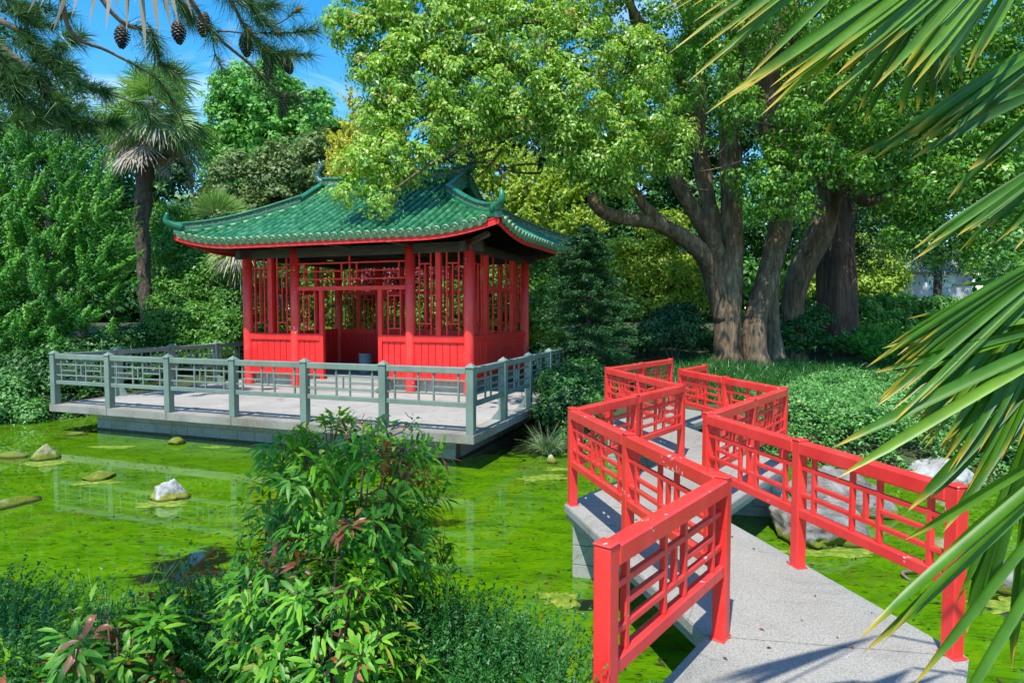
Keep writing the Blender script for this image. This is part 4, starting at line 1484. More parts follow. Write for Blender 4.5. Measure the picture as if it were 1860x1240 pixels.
bl_top = [B(*a) for a in (
    (1200, 60, 17.6, 80), (1280, 130, 17.6, 66), (1300, 40, 18, 70), (1380, 20, 18.4, 70), (1340, 190, 17.8, 40), (1310, 235, 18, 30), (1360, 320, 18.2, 40), (1400, 350, 18.2, 42), (1425, 300, 18.2, 55), (1450, 370, 18.4, 36),
    (1440, 240, 18.2, 60), (1500, 280, 18.3, 60), (1480, 180, 18.4, 60), (1550, 240, 18.3, 70), (1540, 150, 18.4, 75), (1570, 60, 18.6, 80), (1480, 40, 18.8, 80), (1600, 310, 18, 50), (1640, 250, 17.8, 70),
    (1640, 140, 18, 80), (1700, 60, 18, 90), (1670, 340, 17.6, 60), (1650, 410, 17.4, 40), (1690, 430, 17.2, 46), (1730, 390, 17, 60), (1730, 270, 17, 75), (1740, 170, 17.2, 80), (1800, 80, 17.4, 90),
    (1810, 220, 16.6, 75), (1790, 330, 16.4, 70), (1850, 330, 16.2, 60), (1860, 180, 16.6, 80), (1900, 60, 17, 90), (1780, 440, 16.8, 40), (1620, 200, 16.8, 40), (1700, 320, 16.4, 40), (1560, 300, 17.2, 26))]
crown('leaves', bl_top, 80000, .125, M['lf_camphor_shade'], cam_t, 4, .50, .36, 42, False, .58, .5, (.46, .24))
# the crown above the frame: shades what stands under it
bl_over = [(Vector((x, y, z)), (rx, rx, 1.3)) for x, y, z, rx in ((4.5, 17, 12.8, 2.4), (8, 17, 12.5, 2.6), (11.5, 17, 12.2, 2.6), (6, 14.5, 12.0, 2.0), (9.5, 14, 12.0, 2.2), (13, 14, 11.5, 2.4), (5, 20, 13.5, 2.6), (9, 20.5, 13.4, 2.8), (13, 20, 13, 2.8), (2.5, 18, 13, 2.0), (0.5, 19, 12.5, 1.8))]
for x, y, z, rx in ((-1.3, 7.4, 9.2, .9), (-.3, 8.4, 9.6, .8), (-1.9, 8.9, 9.8, .7), (.6, 9.6, 9.8, .9)):
    bl_over.append((Vector((x, y, z)), (rx, rx, .5)))  # loose clumps added out of view to dapple the platform with shade
crown('leaves', bl_over, 10000, .26, M['lf_camphor_shade'], cam_t, 6, .5, .7, 36, False, .3, .3)

# leaning neighbour and redwood
lt = thing('leaning_tree', 'brown trunk leaning right between the camphor and the redwood', 'tree', at(1430, 640, 22))
tubes('trunk', [trunk_path([(1446, 655, 22, 22), (1442, 600, 22, 17), (1442, 540, 22, 19), (1460, 480, 22, 23), (1490, 420, 22, 23), (1504, 360, 22, 21), (1498, 300, 22, 22), (1480, 200, 22, 16), (1440, 60, 22, 10)])], M['bark'], lt, 16, .1)
tubes('limb', [trunk_path([(1490, 325, 21.6, 14), (1530, 330, 21.2, 12), (1552, 350, 21, 11), (1575, 366, 20.8, 10), (1615, 350, 20.6, 9), (1650, 325, 20.4, 7), (1700, 310, 20, 4)])], M['bark'], lt, 10, .1)
crown('leaves', [B(1500, 220, 22, 70), B(1560, 300, 21, 45), B(1600, 350, 21.5, 40), B(1440, 120, 22, 60), B(1700, 300, 20.5, 40)], 14000, .13, M['lf_camphor_shade'], lt, 44, .5, .4, 40)
rw = thing('redwood_tree', 'dark redwood with deeply furrowed straight trunk behind the leaning tree', 'tree', at(1515, 625, 24))
tubes('trunk', [trunk_path([(1520, 642, 24, 50), (1520, 610, 24, 40), (1520, 560, 24, 34), (1520, 460, 24, 30), (1518, 300, 24, 27), (1516, 120, 24, 22), (1516, -100, 24, 15)])], M['redbark'], rw, 30, .14, 8, .06)
crown('needles', [B(1600, 400, 24, 70, 50, 60), B(1600, 450, 24, 55, 50, 35), B(1590, 300, 24, 80), B(1450, 200, 24.5, 60), B(1560, 160, 24.5, 90), B(1700, 430, 24, 60), B(1660, 250, 24.5, 90), B(1480, 20, 24.5, 90), B(1800, 470, 23.5, 40, 30, 30)], 30000, .16, M['lf_spruce'], rw, 8, .3, .5, 45, True, .4, .9)

# ------------------------------------------------------------------ trees behind
def tree(name, label, blobs, n_leaf, leaf, mat, base, h_px=None, seed=1, tr=.25, group=None, **kw):
    t = thing(name, label, 'tree', base, group)
    c = blobs[0][0]
    top = sum((b[0] for b in blobs), Vector()) / len(blobs)
    paths = [([base - Vector((0, 0, .3)), base.lerp(top, .45) + Vector((.2, 0, 0)), top], [tr, tr * .75, tr * .4])]
    tubes('trunk', paths, M['darkbark'], t, 8, .05, 5)
    lb = [([base.lerp(top, .45 + .04 * i), (top + b[0]) / 2, b[0]], [tr * .4, tr * .25, tr * .1]) for i, b in enumerate(blobs[:7])]
    tubes('limbs', lb, M['darkbark'], t, 6, .05, 3)
    crown('crown', blobs, n_leaf, leaf, mat, t, seed, **kw)
    return t


def gb(px, Y):
    x = (px - 930) / F_PX * Y
    return Vector((x, Y, gz(x, Y)))


tree('maple_tree', 'tall bright green round-headed tree behind the pavilion roof on its left', [B(*a) for a in ((470, 180, 44, 62), (430, 165, 44, 46), (420, 230, 44, 50), (500, 170, 44, 44), (560, 220, 44, 58), (590, 250, 44, 44), (520, 260, 44, 80), (430, 300, 44, 60), (600, 300, 44, 50), (400, 270, 44, 40), (660, 250, 45, 40))],
     46000, .27, M['lf_bright'], gb(500, 44), seed=21, tr=.4, tri=True, clump=.75, per=45, ratio=.8)
tree('olive_green_tree', 'dull olive green bushy tree directly behind the left end of the roof', [B(*a) for a in ((430, 340, 30, 55), (500, 320, 30, 55), (560, 310, 30, 55), (600, 350, 30, 50), (520, 380, 30, 60), (400, 390, 29, 45), (460, 420, 29, 60), (580, 270, 31, 36), (640, 330, 31, 60))],
     46000, .16, M['lf_olive'], gb(500, 30), seed=22, tri=True, clump=.42, per=40, ratio=.7)
tree('golden_cypress', 'golden yellow cypress rising behind the roof ridge left of the camphor leaves', [B(637, 195, 27, 10, 10, 26), B(648, 230, 27, 22), B(625, 262, 27, 22), B(655, 290, 27, 45), B(610, 300, 27, 20), B(690, 340, 27, 60), B(700, 240, 27, 40), B(640, 350, 27, 40), B(720, 180, 27, 40)],
     26000, .15, M['lf_gold'], gb(650, 27), seed=23, tri=True, clump=.45, per=40, plume=(1.9, .8, .5), ratio=.5)
tree('golden_cypress', 'yellow-green cypress behind the right end of the pavilion roof', [B(880, 300, 26, 34, 34, 50), B(910, 350, 26, 40), B(960, 340, 26.5, 45), B(1000, 390, 26, 50), B(930, 400, 26, 50), B(1050, 420, 26, 40), B(860, 270, 26, 22), B(1030, 330, 27, 40), B(940, 290, 27, 24)],
     28000, .15, M['lf_lime'], gb(950, 26), seed=24, tri=True, clump=.45, per=40, plume=(1.6, .8, .4), ratio=.5)
tree('golden_shrub_tree', 'yellow-leaved tree glowing between the camphor trunks', [B(1470, 440, 33, 30, 30, 60), B(1450, 520, 33, 34), B(1570, 470, 32, 40), B(1600, 500, 32, 45), B(1560, 520, 32, 45), B(1622, 505, 32, 18), B(1440, 400, 33, 30)],
     16000, .2, M['lf_lime'], gb(1530, 32), seed=25, tri=True, clump=.6, per=36, ratio=.6)
tree('dark_evergreen', 'dark evergreen filling the gap behind the pavilion roof and camphor', [B(*a) for a in ((880, 230, 34, 70), (980, 260, 33, 70), (1060, 330, 32, 80), (820, 320, 33, 60), (1000, 200, 34, 60), (1090, 420, 30, 70), (1000, 440, 31, 60), (1150, 450, 30, 60))],
     40000, .24, M['lf_dark'], gb(980, 33), seed=26, tri=True, clump=.7, per=40, ratio=.6)
tree('dark_evergreen', 'dark leafy tree behind the camphor trunks by the bridge', [B(*a) for a in ((1180, 300, 28, 90), (1180, 420, 27, 70), (1250, 480, 27, 60), (1240, 350, 28, 70), (1100, 250, 29, 80), (1200, 180, 29, 90), (1300, 250, 29, 90), (1390, 150, 30, 100), (1400, 420, 28, 50))],
     44000, .2, M['lf_dark'], gb(1200, 28), seed=27, tri=True, clump=.6, per=40, ratio=.6)
tree('mid_green_tree', 'mid green tree with leaves coloured pale as if sunlit behind the fir beside the bridge', [B(*a) for a in ((1180, 480, 23, 46), (1130, 470, 23, 40), (1220, 510, 23, 50), (1170, 530, 23, 40), (1250, 540, 23, 36), (1100, 520, 23, 40), (1210, 420, 23.5, 36))],
     30000, .13, M['lf_lime'], gb(1180, 23), seed=28, tri=True, clump=.4, per=40, ratio=.6)  # lime leaf colour stands in for sunlight on this shaded tree
tree('background_tree', 'tall dark tree closing the view behind the hanging palm fans', [B(*a) for a in ((1650, 200, 36, 110), (1780, 150, 36, 120), (1850, 300, 34, 110), (1700, 330, 34, 80), (1850, 420, 32, 80), (1600, 80, 38, 110), (1480, 250, 36, 100), (1920, 200, 34, 110), (1790, 480, 30, 36), (1840, 520, 30, 50), (1900, 500, 30, 60), (1460, 60, 38, 120), (1350, 60, 38, 110))],
     46000, .3, M['lf_mid'], gb(1700, 35), seed=29, tri=True, clump=.85, per=40, ratio=.6)
tree('background_tree', 'tall dark tree far back behind the juniper and windmill palm', [B(*a) for a in ((60, 200, 34, 90), (150, 280, 34, 90), (250, 300, 33, 90), (0, 350, 33, 100), (330, 370, 33, 70), (180, 400, 32, 90), (60, 440, 31, 90), (330, 460, 31, 70), (-60, 250, 33, 90), (-80, 100, 33, 90))],
     44000, .26, M['lf_dark'], gb(150, 33), seed=30, tri=True, clump=.7, per=40, ratio=.6)
tree('red_maple', 'dark red Japanese maple seen through the pavilion lattice', [B(*a) for a in ((740, 500, 23.5, 56), (690, 490, 23.5, 36), (790, 520, 23.5, 36), (660, 520, 23, 26), (830, 500, 24, 30))],
     12000, .13, M['lf_maple'], gb(740, 23.5), seed=31, tri=True, clump=.35, per=30, ratio=.6)
tree('bushy_tree', 'fresh green bushy tree behind the pavilion at its left corner', [B(*a) for a in ((330, 470, 22, 60), (400, 520, 21, 50), (330, 560, 21, 60), (470, 480, 23, 50), (560, 500, 24, 60), (640, 560, 24, 60), (420, 430, 23, 40), (300, 420, 23, 50))],
     42000, .12, M['lf_mid'], gb(400, 22), seed=32, tri=True, clump=.38, per=40, ratio=.6)
tree('bushy_tree', 'green bushy tree behind the right end of the pavilion lattice', [B(*a) for a in ((800, 570, 23, 60), (900, 540, 22.5, 60), (960, 500, 22, 44), (730, 600, 23, 50), (980, 560, 21, 50), (870, 470, 24, 46), (990, 470, 22, 30))],
     36000, .12, M['lf_mid'], gb(880, 22.5), seed=33, tri=True, clump=.38, per=40, ratio=.6)

FAR_LABELS = ['dark far tree beyond the left edge behind the juniper', 'mid green far tree behind the top of the juniper', 'dark far tree behind the trunk of the windmill palm',
              'mid green far tree between the windmill palm and the roof corner', 'dark far tree behind the olive green tree', 'dark far tree behind the pavilion doorway', 'mid green far tree behind the pavilion right bays',
              'dark far tree behind the fir beside the pavilion', 'dark far tree between the fir and the camphor', 'mid green far tree behind the camphor trunks', 'dark far tree behind the leaning trunk',
              'mid green far tree right of the redwood', 'dark far tree behind the near palm fans', 'mid green far tree beyond the right edge behind the house']
for i_, (x_, y_, d_, m_) in enumerate(((-120, 470, 52, 'lf_dark'), (30, 450, 54, 'lf_mid'), (180, 470, 50, 'lf_dark'), (330, 460, 54, 'lf_mid'), (480, 440, 52, 'lf_dark'), (640, 450, 54, 'lf_dark'),
                                      (800, 440, 52, 'lf_mid'), (960, 440, 54, 'lf_dark'), (1120, 430, 50, 'lf_dark'), (1280, 430, 52, 'lf_mid'), (1420, 420, 54, 'lf_dark'), (1560, 400, 56, 'lf_mid'), (1880, 420, 50, 'lf_dark'), (2020, 430, 52, 'lf_mid'))):
    t_ = tree('far_tree', FAR_LABELS[i_], [B(x_ + a_, y_ + b_, d_, r_) for a_, b_, r_ in ((0, 0, 90), (-50, 60, 70), (55, 55, 75), (0, 110, 80), (-20, -60, 60))],
              9000, .5, M[m_], gb(x_, d_), seed=700 + i_, tr=.4, group='far trees closing the garden', tri=True, clump=1.3, per=30, ratio=.8)

# juniper left
jt = thing('juniper', 'large twisting juniper with feathery green plumes on the left bank', 'tree', gb(60, 17.5))
tubes('trunk', [([gb(60, 17.5) - Vector((0, 0, .3)), at(70, 560, 17.5), at(90, 420, 17.5), at(60, 300, 17.6)], [.28, .22, .16, .06])], M['darkbark'], jt, 8, .1)
crown('plumes', [B(*a) for a in ((50, 330, 17.5, 70), (110, 400, 17.2, 70), (170, 370, 17, 50), (160, 440, 16.8, 56), (188, 480, 16.8, 36), (40, 450, 17, 90), (120, 520, 16.6, 80), (170, 560, 16.6, 56), (30, 570, 16.4, 80), (-40, 400, 17, 80), (60, 270, 17.6, 40), (130, 310, 17.4, 36), (-50, 560, 16.5, 80), (100, 620, 16.4, 60), (200, 330, 17, 26), (20, 640, 16.4, 60))],
      96000, .085, M['lf_juniper'], jt, 41, .40, .52, 190, False, .70, 0, (.36, .14), (2.1, 1.0, .1, (.62, -.35, .42)), cjit=.16)

# windmill palm (far)
def fan(parent, name, hub, axis, nrm, rad, nf, spread, mat, rng, droop=.18, w=.05, tint=.5, nseg=3, prof='palm', jit=.1):
    axis = axis.normalized(); nrm = (nrm - axis * nrm.dot(axis)).normalized()
    sdv = axis.cross(nrm)
    a = (np.linspace(-1, 1, nf) * spread)
    D = np.array([tuple(axis * math.cos(x) + sdv * math.sin(x) - nrm * .10 * abs(math.sin(x))) for x in a])
    n_ = nf
    pos = np.tile(np.array(tuple(hub)), (n_, 1))
    return strips(name, pos, D + rng.normal(0, .03, (n_, 3)), np.tile(np.array(tuple(nrm)), (n_, 1)), rad * rng.uniform(.85, 1.05, n_) * (1 - .25 * np.abs(np.linspace(-1, 1, nf)) ** 2),
                  np.full(n_, w), droop * rng.uniform(.6, 1.5, n_), nseg, mat, parent, np.clip(rng.normal(tint, jit, n_), 0, .95), .12, prof)


rngp = np.random.default_rng(71)
wp = thing('windmill_palm', 'tall windmill palm with skirt of dead grey fans left of the pavilion', 'palm', gb(262, 20.5))
tubes('trunk', [([gb(265, 20.5) - Vector((0, 0, .3)), at(265, 560, 20.5), at(258, 440, 20.5), at(262, 330, 20.5), at(282, 220, 20.5)], [.19, .17, .21, .26, .16])], M['palmbark'], wp, 12, .22)
topc = at(282, 205, 20.5)
for i in range(60):
    el = math.radians(rngp.uniform(-35, 82)); az = rngp.uniform(0, 2 * math.pi)
    ax = Vector((math.cos(az) * math.cos(el), math.sin(az) * math.cos(el), math.sin(el)))
    hub = topc + ax * rngp.uniform(.7, 1.35) + Vector((0, 0, -.15))
    tubes('petiole', [([topc, (topc + hub) / 2 + Vector((0, 0, .06)), hub], [.018, .014, .010])], M['lf_palmfar'] if False else M['twig'], wp, 4, 0, 2)
    up = Vector((0, 0, 1)) * .8 + Vector((rngp.normal(), rngp.normal(), 0)) * .4
    fan(wp, 'frond', hub, ax + Vector((0, 0, -.25)), up, rngp.uniform(.85, 1.15), 28, 2.1, M['lf_palmfar'], rngp, .22, .05, .56)
for i in range(34):
    az = rngp.uniform(0, 2 * math.pi); zz = rngp.uniform(-2.2, -.5)
    c0 = topc + Vector((0, 0, zz * .8 + .15))
    ax = Vector((math.cos(az) * .95, math.sin(az) * .95, .1 - .55 * rngp.random()))
    hub = c0 + ax * rngp.uniform(.4, 1.05)
    fan(wp, 'dead_frond', hub, ax + Vector((0, 0, -.35)), Vector((math.cos(az), math.sin(az), .4)), rngp.uniform(.7, 1.1), 24, 1.6, M['lf_palmdead'], rngp, .40, .042, rngp.uniform(.4,.75))
seedc = at(325, 312, 19.6)
crown('seed_bunch', [(seedc, (.26, .26, .34))], 1800, .07, M['lf_spruce'], wp, 77, .8, .10, 20, True, .5)

# low palms by the pavilion's left corner
lp = thing('fan_palm', 'low fan palm with upright fresh fans just behind the left roof corner', 'palm', gb(400, 24))
tubes('trunk', [([gb(400, 24) - Vector((0, 0, .3)), at(398, 480, 24), at(400, 410, 24)], [.2, .18, .16])], M['palmbark'], lp, 10, .2)
lc = at(400, 400, 24)
for i in range(16):
    el = math.radians(rngp.uniform(25, 80)); az = rngp.uniform(0, 2 * math.pi)
    ax = Vector((math.cos(az) * math.cos(el), math.sin(az) * math.cos(el) * .5, math.sin(el)))
    fan(lp, 'frond', lc + ax * .45, ax, Vector((0, -1, .3)), rngp.uniform(.7, 1.0), 22, 1.2, M['lf_palmfar'], rngp, .1, .035, .55)
lp2 = thing('fan_palm', 'yellowing palm with drooping fans behind the left red column', 'palm', gb(420, 20))
tubes('trunk', [([gb(420, 20) - Vector((0, 0, .3)), at(425, 540, 20), at(428, 470, 20)], [.2, .18, .16])], M['palmbark'], lp2, 10, .2)
lc = at(430, 462, 20)
for i in range(26):
    el = math.radians(rngp.uniform(-40, 30)); az = rngp.uniform(0, 2 * math.pi)
    ax = Vector((math.cos(az) * math.cos(el), math.sin(az) * math.cos(el), math.sin(el)))
    fan(lp2, 'frond', lc + ax * .35, ax, Vector((0, -.5, 1)), rngp.uniform(.7, 1.0), 22, 1.4, M['lf_palmfar' if i % 2 else 'lf_palmdead'], rngp, .5, .035, .72)

# fir right of the pavilion
ft = thing('fir_tree', 'dense dark blue-green fir between the pavilion and the red bridge', 'tree', gb(1070, 14.8))
fb = gb(1070, 14.8)
tubes('trunk', [([fb - Vector((0, 0, .2)), at(1070, 560, 14.8), at(1062, 415, 14.8)], [.10, .07, .02])], M['darkbark'], ft, 8)
rngf = np.random.default_rng(90)
nb_ = 360
cc, dd = [], []
for i in range(nb_):
    f_ = rngf.random() ** .8
    z = fb.z + .25 + (at(1062, 410, 14.8).z - fb.z - .2) * f_
    rad = 1.72 * (1 - f_) ** .50 * (.45 + .60 * rngf.random())
    az = rngf.uniform(0, 2 * math.pi)
    base_ = np.array([fb.x - .1 * f_ + math.cos(az) * rad * .5, fb.y + math.sin(az) * rad * .5, z - .04])
    cc.append(base_); dd.append((math.cos(az), math.sin(az), .12 - .25 * (1 - f_), rad))
cc = np.array(cc); dd = np.array(dd)
per = 190
k = np.repeat(np.arange(nb_), per)
tt = rngf.random(nb_ * per)
dirn = unit(dd[:, :3])
lat = unit(np.cross(dirn, np.array([0, 0, 1.0])))
w_ = (rngf.random(nb_ * per) - .5) * .5 * (1.1 - tt) * dd[k, 3]
pos = cc[k] + dirn[k] * ((tt - .35) * dd[k, 3] * .85)[:, None] + lat[k] * w_[:, None] + rngf.normal(0, .028, (nb_ * per, 3))
pos[:, 2] -= .10 * np.abs(w_) + .05 * tt
nrm = np.array([0, 0, 1.0]) + rngf.normal(0, .45, (nb_ * per, 3))
dr = dirn[k] + lat[k] * np.sign(w_)[:, None] * .8
v, f = leaf_verts(pos, nrm, dr, .062 * rngf.uniform(.7, 1.3, nb_ * per), .38, True)
tn = np.clip(rngf.normal(.4, .12, nb_)[k] + rngf.normal(0, .15, nb_ * per) + .30 * (tt > .8), 0, .95)
link('branches', np_mesh('branches', v, f, M['lf_spruce'], False, tn), ft)

# ------------------------------------------------------------------ shrubs
def shrub(name, label, blobs, n_leaf, leaf, mat, seed, cat='shrub', group=None, **kw):
    c = sum((b[0] for b in blobs), Vector()) / len(blobs)
    base = Vector((c.x, c.y, gz(c.x, c.y)))
    t = thing(name, label, cat, base, group)
    tubes('stems', [([base - Vector((0, 0, .1)), (base + b[0]) / 2, b[0]], [.03, .02, .008]) for b in blobs[:6]], M['twig'], t, 5, 0, 2)
    crown('foliage', blobs, n_leaf, leaf, mat, t, seed, **kw)
    return t


K = dict(tri=True, per=40, clump=.28, ratio=.6)
shrub('shrub', 'dark rounded shrub at the foot of the juniper above the pond edge', [B(*a) for a in ((40, 680, 15.6, 46), (110, 670, 15.6, 50), (160, 690, 15.8, 40), (200, 650, 16.5, 50), (-20, 700, 15.3, 50), (240, 630, 17.5, 40))], 30000, .085, M['lf_dark'], 51, **K)
shrub('shrub', 'pale grey-green shrub hanging over the water at the far left edge', [B(*a) for a in ((20, 730, 14.1, 34), (60, 750, 14.0, 24), (-20, 740, 14.0, 34), (10, 700, 14.6, 26))], 12000, .07, M['lf_cover'], 52, **dict(K, tint=(.62, .22)))
shrub('shrub', 'fresh green shrub behind the platform railing left of the pavilion', [B(*a) for a in ((300, 600, 18.6, 42), (360, 590, 19, 44), (410, 600, 19, 34), (430, 560, 20, 40), (330, 640, 18.2, 26), (390, 640, 18, 30))], 24000, .09, M['lf_mid'], 53, **K)
shrub('shrub', 'green shrub glimpsed behind the pavilion doorway lattice', [B(*a) for a in ((560, 590, 24, 50), (640, 600, 24, 50), (700, 570, 24, 40), (620, 540, 24, 36), (500, 600, 24, 44), (600, 510, 24, 40))], 24000, .1, M['lf_lime'], 54, **dict(K, tint=(.25, .2)))
shrub('shrub', 'leafy shrub behind the pavilion right bays', [B(*a) for a in ((760, 600, 23, 44), (840, 590, 22.6, 40), (900, 600, 22, 40), (950, 610, 21.5, 36), (985, 600, 21, 34))], 18000, .1, M['lf_lime'], 55, **dict(K, tint=(.25, .2)))
shrub('shrub', 'very dark rounded shrub beside the base of the camphor trunk', [B(*a) for a in ((1215, 590, 20.5, 34), (1190, 600, 20, 26), (1250, 600, 20.5, 28), (1240, 570, 21, 22))], 14000, .09, M['lf_spruce'], 56, **K)
shrub('shrub', 'green shrub between the camphor and the redwood trunks', [B(*a) for a in ((1450, 600, 21.5, 26), (1470, 580, 22.5, 30), (1445, 560, 23, 28), (1500, 570, 26, 30))], 10000, .1, M['lf_dark'], 57, **K)
shrub('hedge', 'clipped sunlit hedge top in front of the distant house', [B(*a) for a in ((1560, 560, 27, 30, 40, 24), (1600, 560, 27, 34, 40, 26), (1650, 556, 27, 36, 40, 26), (1700, 560, 26.5, 30, 40, 26), (1620, 590, 26, 40, 40, 24), (1680, 590, 26, 40, 40, 24), (1740, 580, 26, 36, 40, 24), (1570, 595, 26, 30, 40, 24), (1800, 580, 26, 40, 40, 30))], 26000, .13, M['lf_mid'], 58, 'hedge', **dict(K, tint=(.62, .2)))
shrub('shrub', 'low feathery juniper spreading right of the redwood foot', [B(*a) for a in ((1570, 625, 21, 30, 30, 20), (1610, 640, 20.5, 34, 30, 18), (1650, 630, 20.5, 34, 30, 24), (1700, 640, 20, 40, 40, 30), (1600, 610, 22, 30, 30, 18))], 16000, .09, M['lf_juniper'], 59, **dict(K, plume=(2.2, .8, .3), ratio=.3))
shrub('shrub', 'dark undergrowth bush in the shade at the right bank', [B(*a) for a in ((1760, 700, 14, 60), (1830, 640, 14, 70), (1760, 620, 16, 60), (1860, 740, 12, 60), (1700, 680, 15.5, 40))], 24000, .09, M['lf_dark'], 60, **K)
shrub('shrub', 'green shrub at the water edge between the platform corner and the fir', [B(*a) for a in ((1010, 700, 12.6, 34), (1040, 720, 12.2, 40), (1000, 740, 12.0, 24), (1060, 690, 12.8, 36), (1070, 750, 11.4, 26))], 18000, .07, M['lf_dark'], 61, **dict(K, tint=(.36, .22)))


# ground cover and grasses -------------------------------------------
def cover(name, label, poly_fn, n_leaf, leaf, mat, seed, hgt, lump=.25, per=26):
    rng = np.random.default_rng(seed)
    nc = n_leaf // per
    x, y = poly_fn(rng, nc * 3)
    s = pond_sd(x, y)
    ok = s > .02
    x, y = x[ok][:nc], y[ok][:nc]
    nc = len(x)
    sd_ = pond_sd(x, y)
    h = hgt * np.clip((sd_ + .1) / .9, .15, 1) * (1 + lump * np.sin(x * 2.9 + seed) * np.cos(y * 2.3) + lump * .8 * np.sin(x * 6.1) * np.sin(y * 5.3 + 1))
    z = ground_z(x, y) + h * (.45 + .55 * rng.random(nc) ** .35)
    k = np.repeat(np.arange(nc), per)
    off = rng.normal(0, .075, (len(k), 3)); off[:, 2] *= .55
    pos = np.stack([x, y, z], 1)[k] + off
    nrm = np.array([0, -.25, .9]) + rng.normal(0, .5, (len(k), 3))
    tn = np.clip(rng.normal(.5, .17, nc)[k] + rng.normal(0, .15, len(k)), 0, .95)
    v, f = leaf_verts(pos, nrm, rng.normal(size=(len(k), 3)), leaf * rng.uniform(.6, 1.3, len(k)), .7, True)
    o = link(name, np_mesh(name, v, f, mat, False, tn))
    return prop(o, label, kind='stuff')


def off_platform(x, y):
    a = (x - P0.x) * U1.x + (y - P0.y) * U1.y
    b = (x - P0.x) * U2.x + (y - P0.y) * U2.y
    ok = ~((a > -.35) & (a < W1 + .35) & (b > -.35) & (b < W2 + .4))
    return x[ok], y[ok]


def rect(x0, x1, y0, y1):
    return lambda rng, n: off_platform(rng.uniform(x0, x1, n), rng.uniform(y0, y1, n))


def zone_behind_bridge(rng, n):
    x, y = rng.uniform(3.0, 10.5, n), rng.uniform(8.2, 14.8, n)
    line = 2.95 + (y - 10.0) * .72          # keep clear of the deck
    ok = x > line + .55
    return x[ok], y[ok]


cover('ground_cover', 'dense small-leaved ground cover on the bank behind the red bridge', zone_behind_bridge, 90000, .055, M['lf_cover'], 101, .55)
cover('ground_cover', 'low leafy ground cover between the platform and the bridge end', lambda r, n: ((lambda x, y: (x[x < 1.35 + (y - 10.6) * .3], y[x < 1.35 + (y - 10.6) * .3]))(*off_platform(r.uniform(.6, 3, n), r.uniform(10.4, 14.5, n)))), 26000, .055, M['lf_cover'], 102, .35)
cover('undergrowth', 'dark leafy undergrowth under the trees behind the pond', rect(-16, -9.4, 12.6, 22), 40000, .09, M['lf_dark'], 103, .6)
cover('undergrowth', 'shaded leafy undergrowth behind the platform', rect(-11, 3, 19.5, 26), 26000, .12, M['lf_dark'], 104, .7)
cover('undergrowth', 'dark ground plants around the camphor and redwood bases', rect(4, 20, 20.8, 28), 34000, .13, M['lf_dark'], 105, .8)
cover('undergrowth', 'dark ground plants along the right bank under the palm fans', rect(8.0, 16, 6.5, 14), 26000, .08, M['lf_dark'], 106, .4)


def grass(name, label, poly_fn, n_, L, W, mat, seed, droop=.35, tilt=.45, kind='stuff'):
    rng = np.random.default_rng(seed)
    x, y = poly_fn(rng, n_ * 2)
    ok = pond_sd(x, y) > .05
    x, y = x[ok][:n_], y[ok][:n_]
    n_ = len(x)
    z = ground_z(x, y) - .02
    d = rng.normal(0, tilt, (n_, 3)); d[:, 2] = 1
    up = rng.normal(size=(n_, 3))
    o = strips(name, np.stack([x, y, z], 1), d, up, L * rng.uniform(.5, 1.2, n_), np.full(n_, W), droop * rng.uniform(.4, 1.5, n_), 3, mat, None, np.clip(rng.normal(.45, .22, n_), 0, .95), 0, 'blade')
    return prop(o, label, kind=kind)


def lily_zone(rng, n):
    x, y = rng.uniform(2.2, 15, n), rng.uniform(13.6, 20.5, n)
    ok = (x > 3.9 - (y - 13.6) * .25) & ((y > 14.4) | (x < 5.5)) & (np.hypot(x - 7.55, (y - 20)) > 1.1)
    return x[ok], y[ok]


grass('liriope_grass', 'strappy liriope grass, coloured dark for shade, covering the ground round the tree trunks', lily_zone, 36000, .55, .022, M['lf_grass'], 111, .45, .55)
grass('liriope_grass', 'strappy grass behind the bridge end beside the fir', rect(1.6, 5.2, 15.2, 19.5), 10000, .5, .022, M['lf_grass'], 112, .45, .55)


def tuft(name, label, c, n_, L, W, mat, seed, droop=.5, tilt=.55, cat='grass tuft'):
    rng = np.random.default_rng(seed)
    p = np.tile(np.array(tuple(c)), (n_, 1)) + rng.normal(0, .05, (n_, 3)) * np.array([1, 1, .1])
    d = rng.normal(0, tilt, (n_, 3)); d[:, 2] = 1
    o = strips(name, p, d, rng.normal(size=(n_, 3)), L * rng.uniform(.5, 1.15, n_), np.full(n_, W), droop * rng.uniform(.3, 1.5, n_), 5, mat, None, np.clip(rng.normal(.55, .22, n_), 0, .95), 0, 'blade')
    return prop(o, label, cat)


tuft('sedge_tuft', 'grey-green sedge tuft at the water edge below the fir', Vector((.62, 10.75, .03)), 420, .75, .010, M['lf_sedge'], 121)
tuft('sedge_tuft', 'small pale sedge tuft on the bank beside the bridge end', gb(1200, 13.2), 160, .5, .009, M['lf_sedge'], 122)
tuft('reed_tuft', 'thin dark rushes rising at the near left bank', Vector((-2.75, 4.1, -.02)), 220, 1.05, .007, M['lf_grass'], 123, .30, .42)
tuft('grass_sprig', 'tiny green sprig growing from the stone by the platform wall', at(321, 800, 11.9), 26, .28, .006, M['lf_grass'], 124, .2, .3)
tuft('grass_sprig', 'tiny sprig beside the mossy mound at the far left of the pond', at(48, 838, 10.6), 22, .34, .005, M['lf_sedge'], 125, .2, .3)


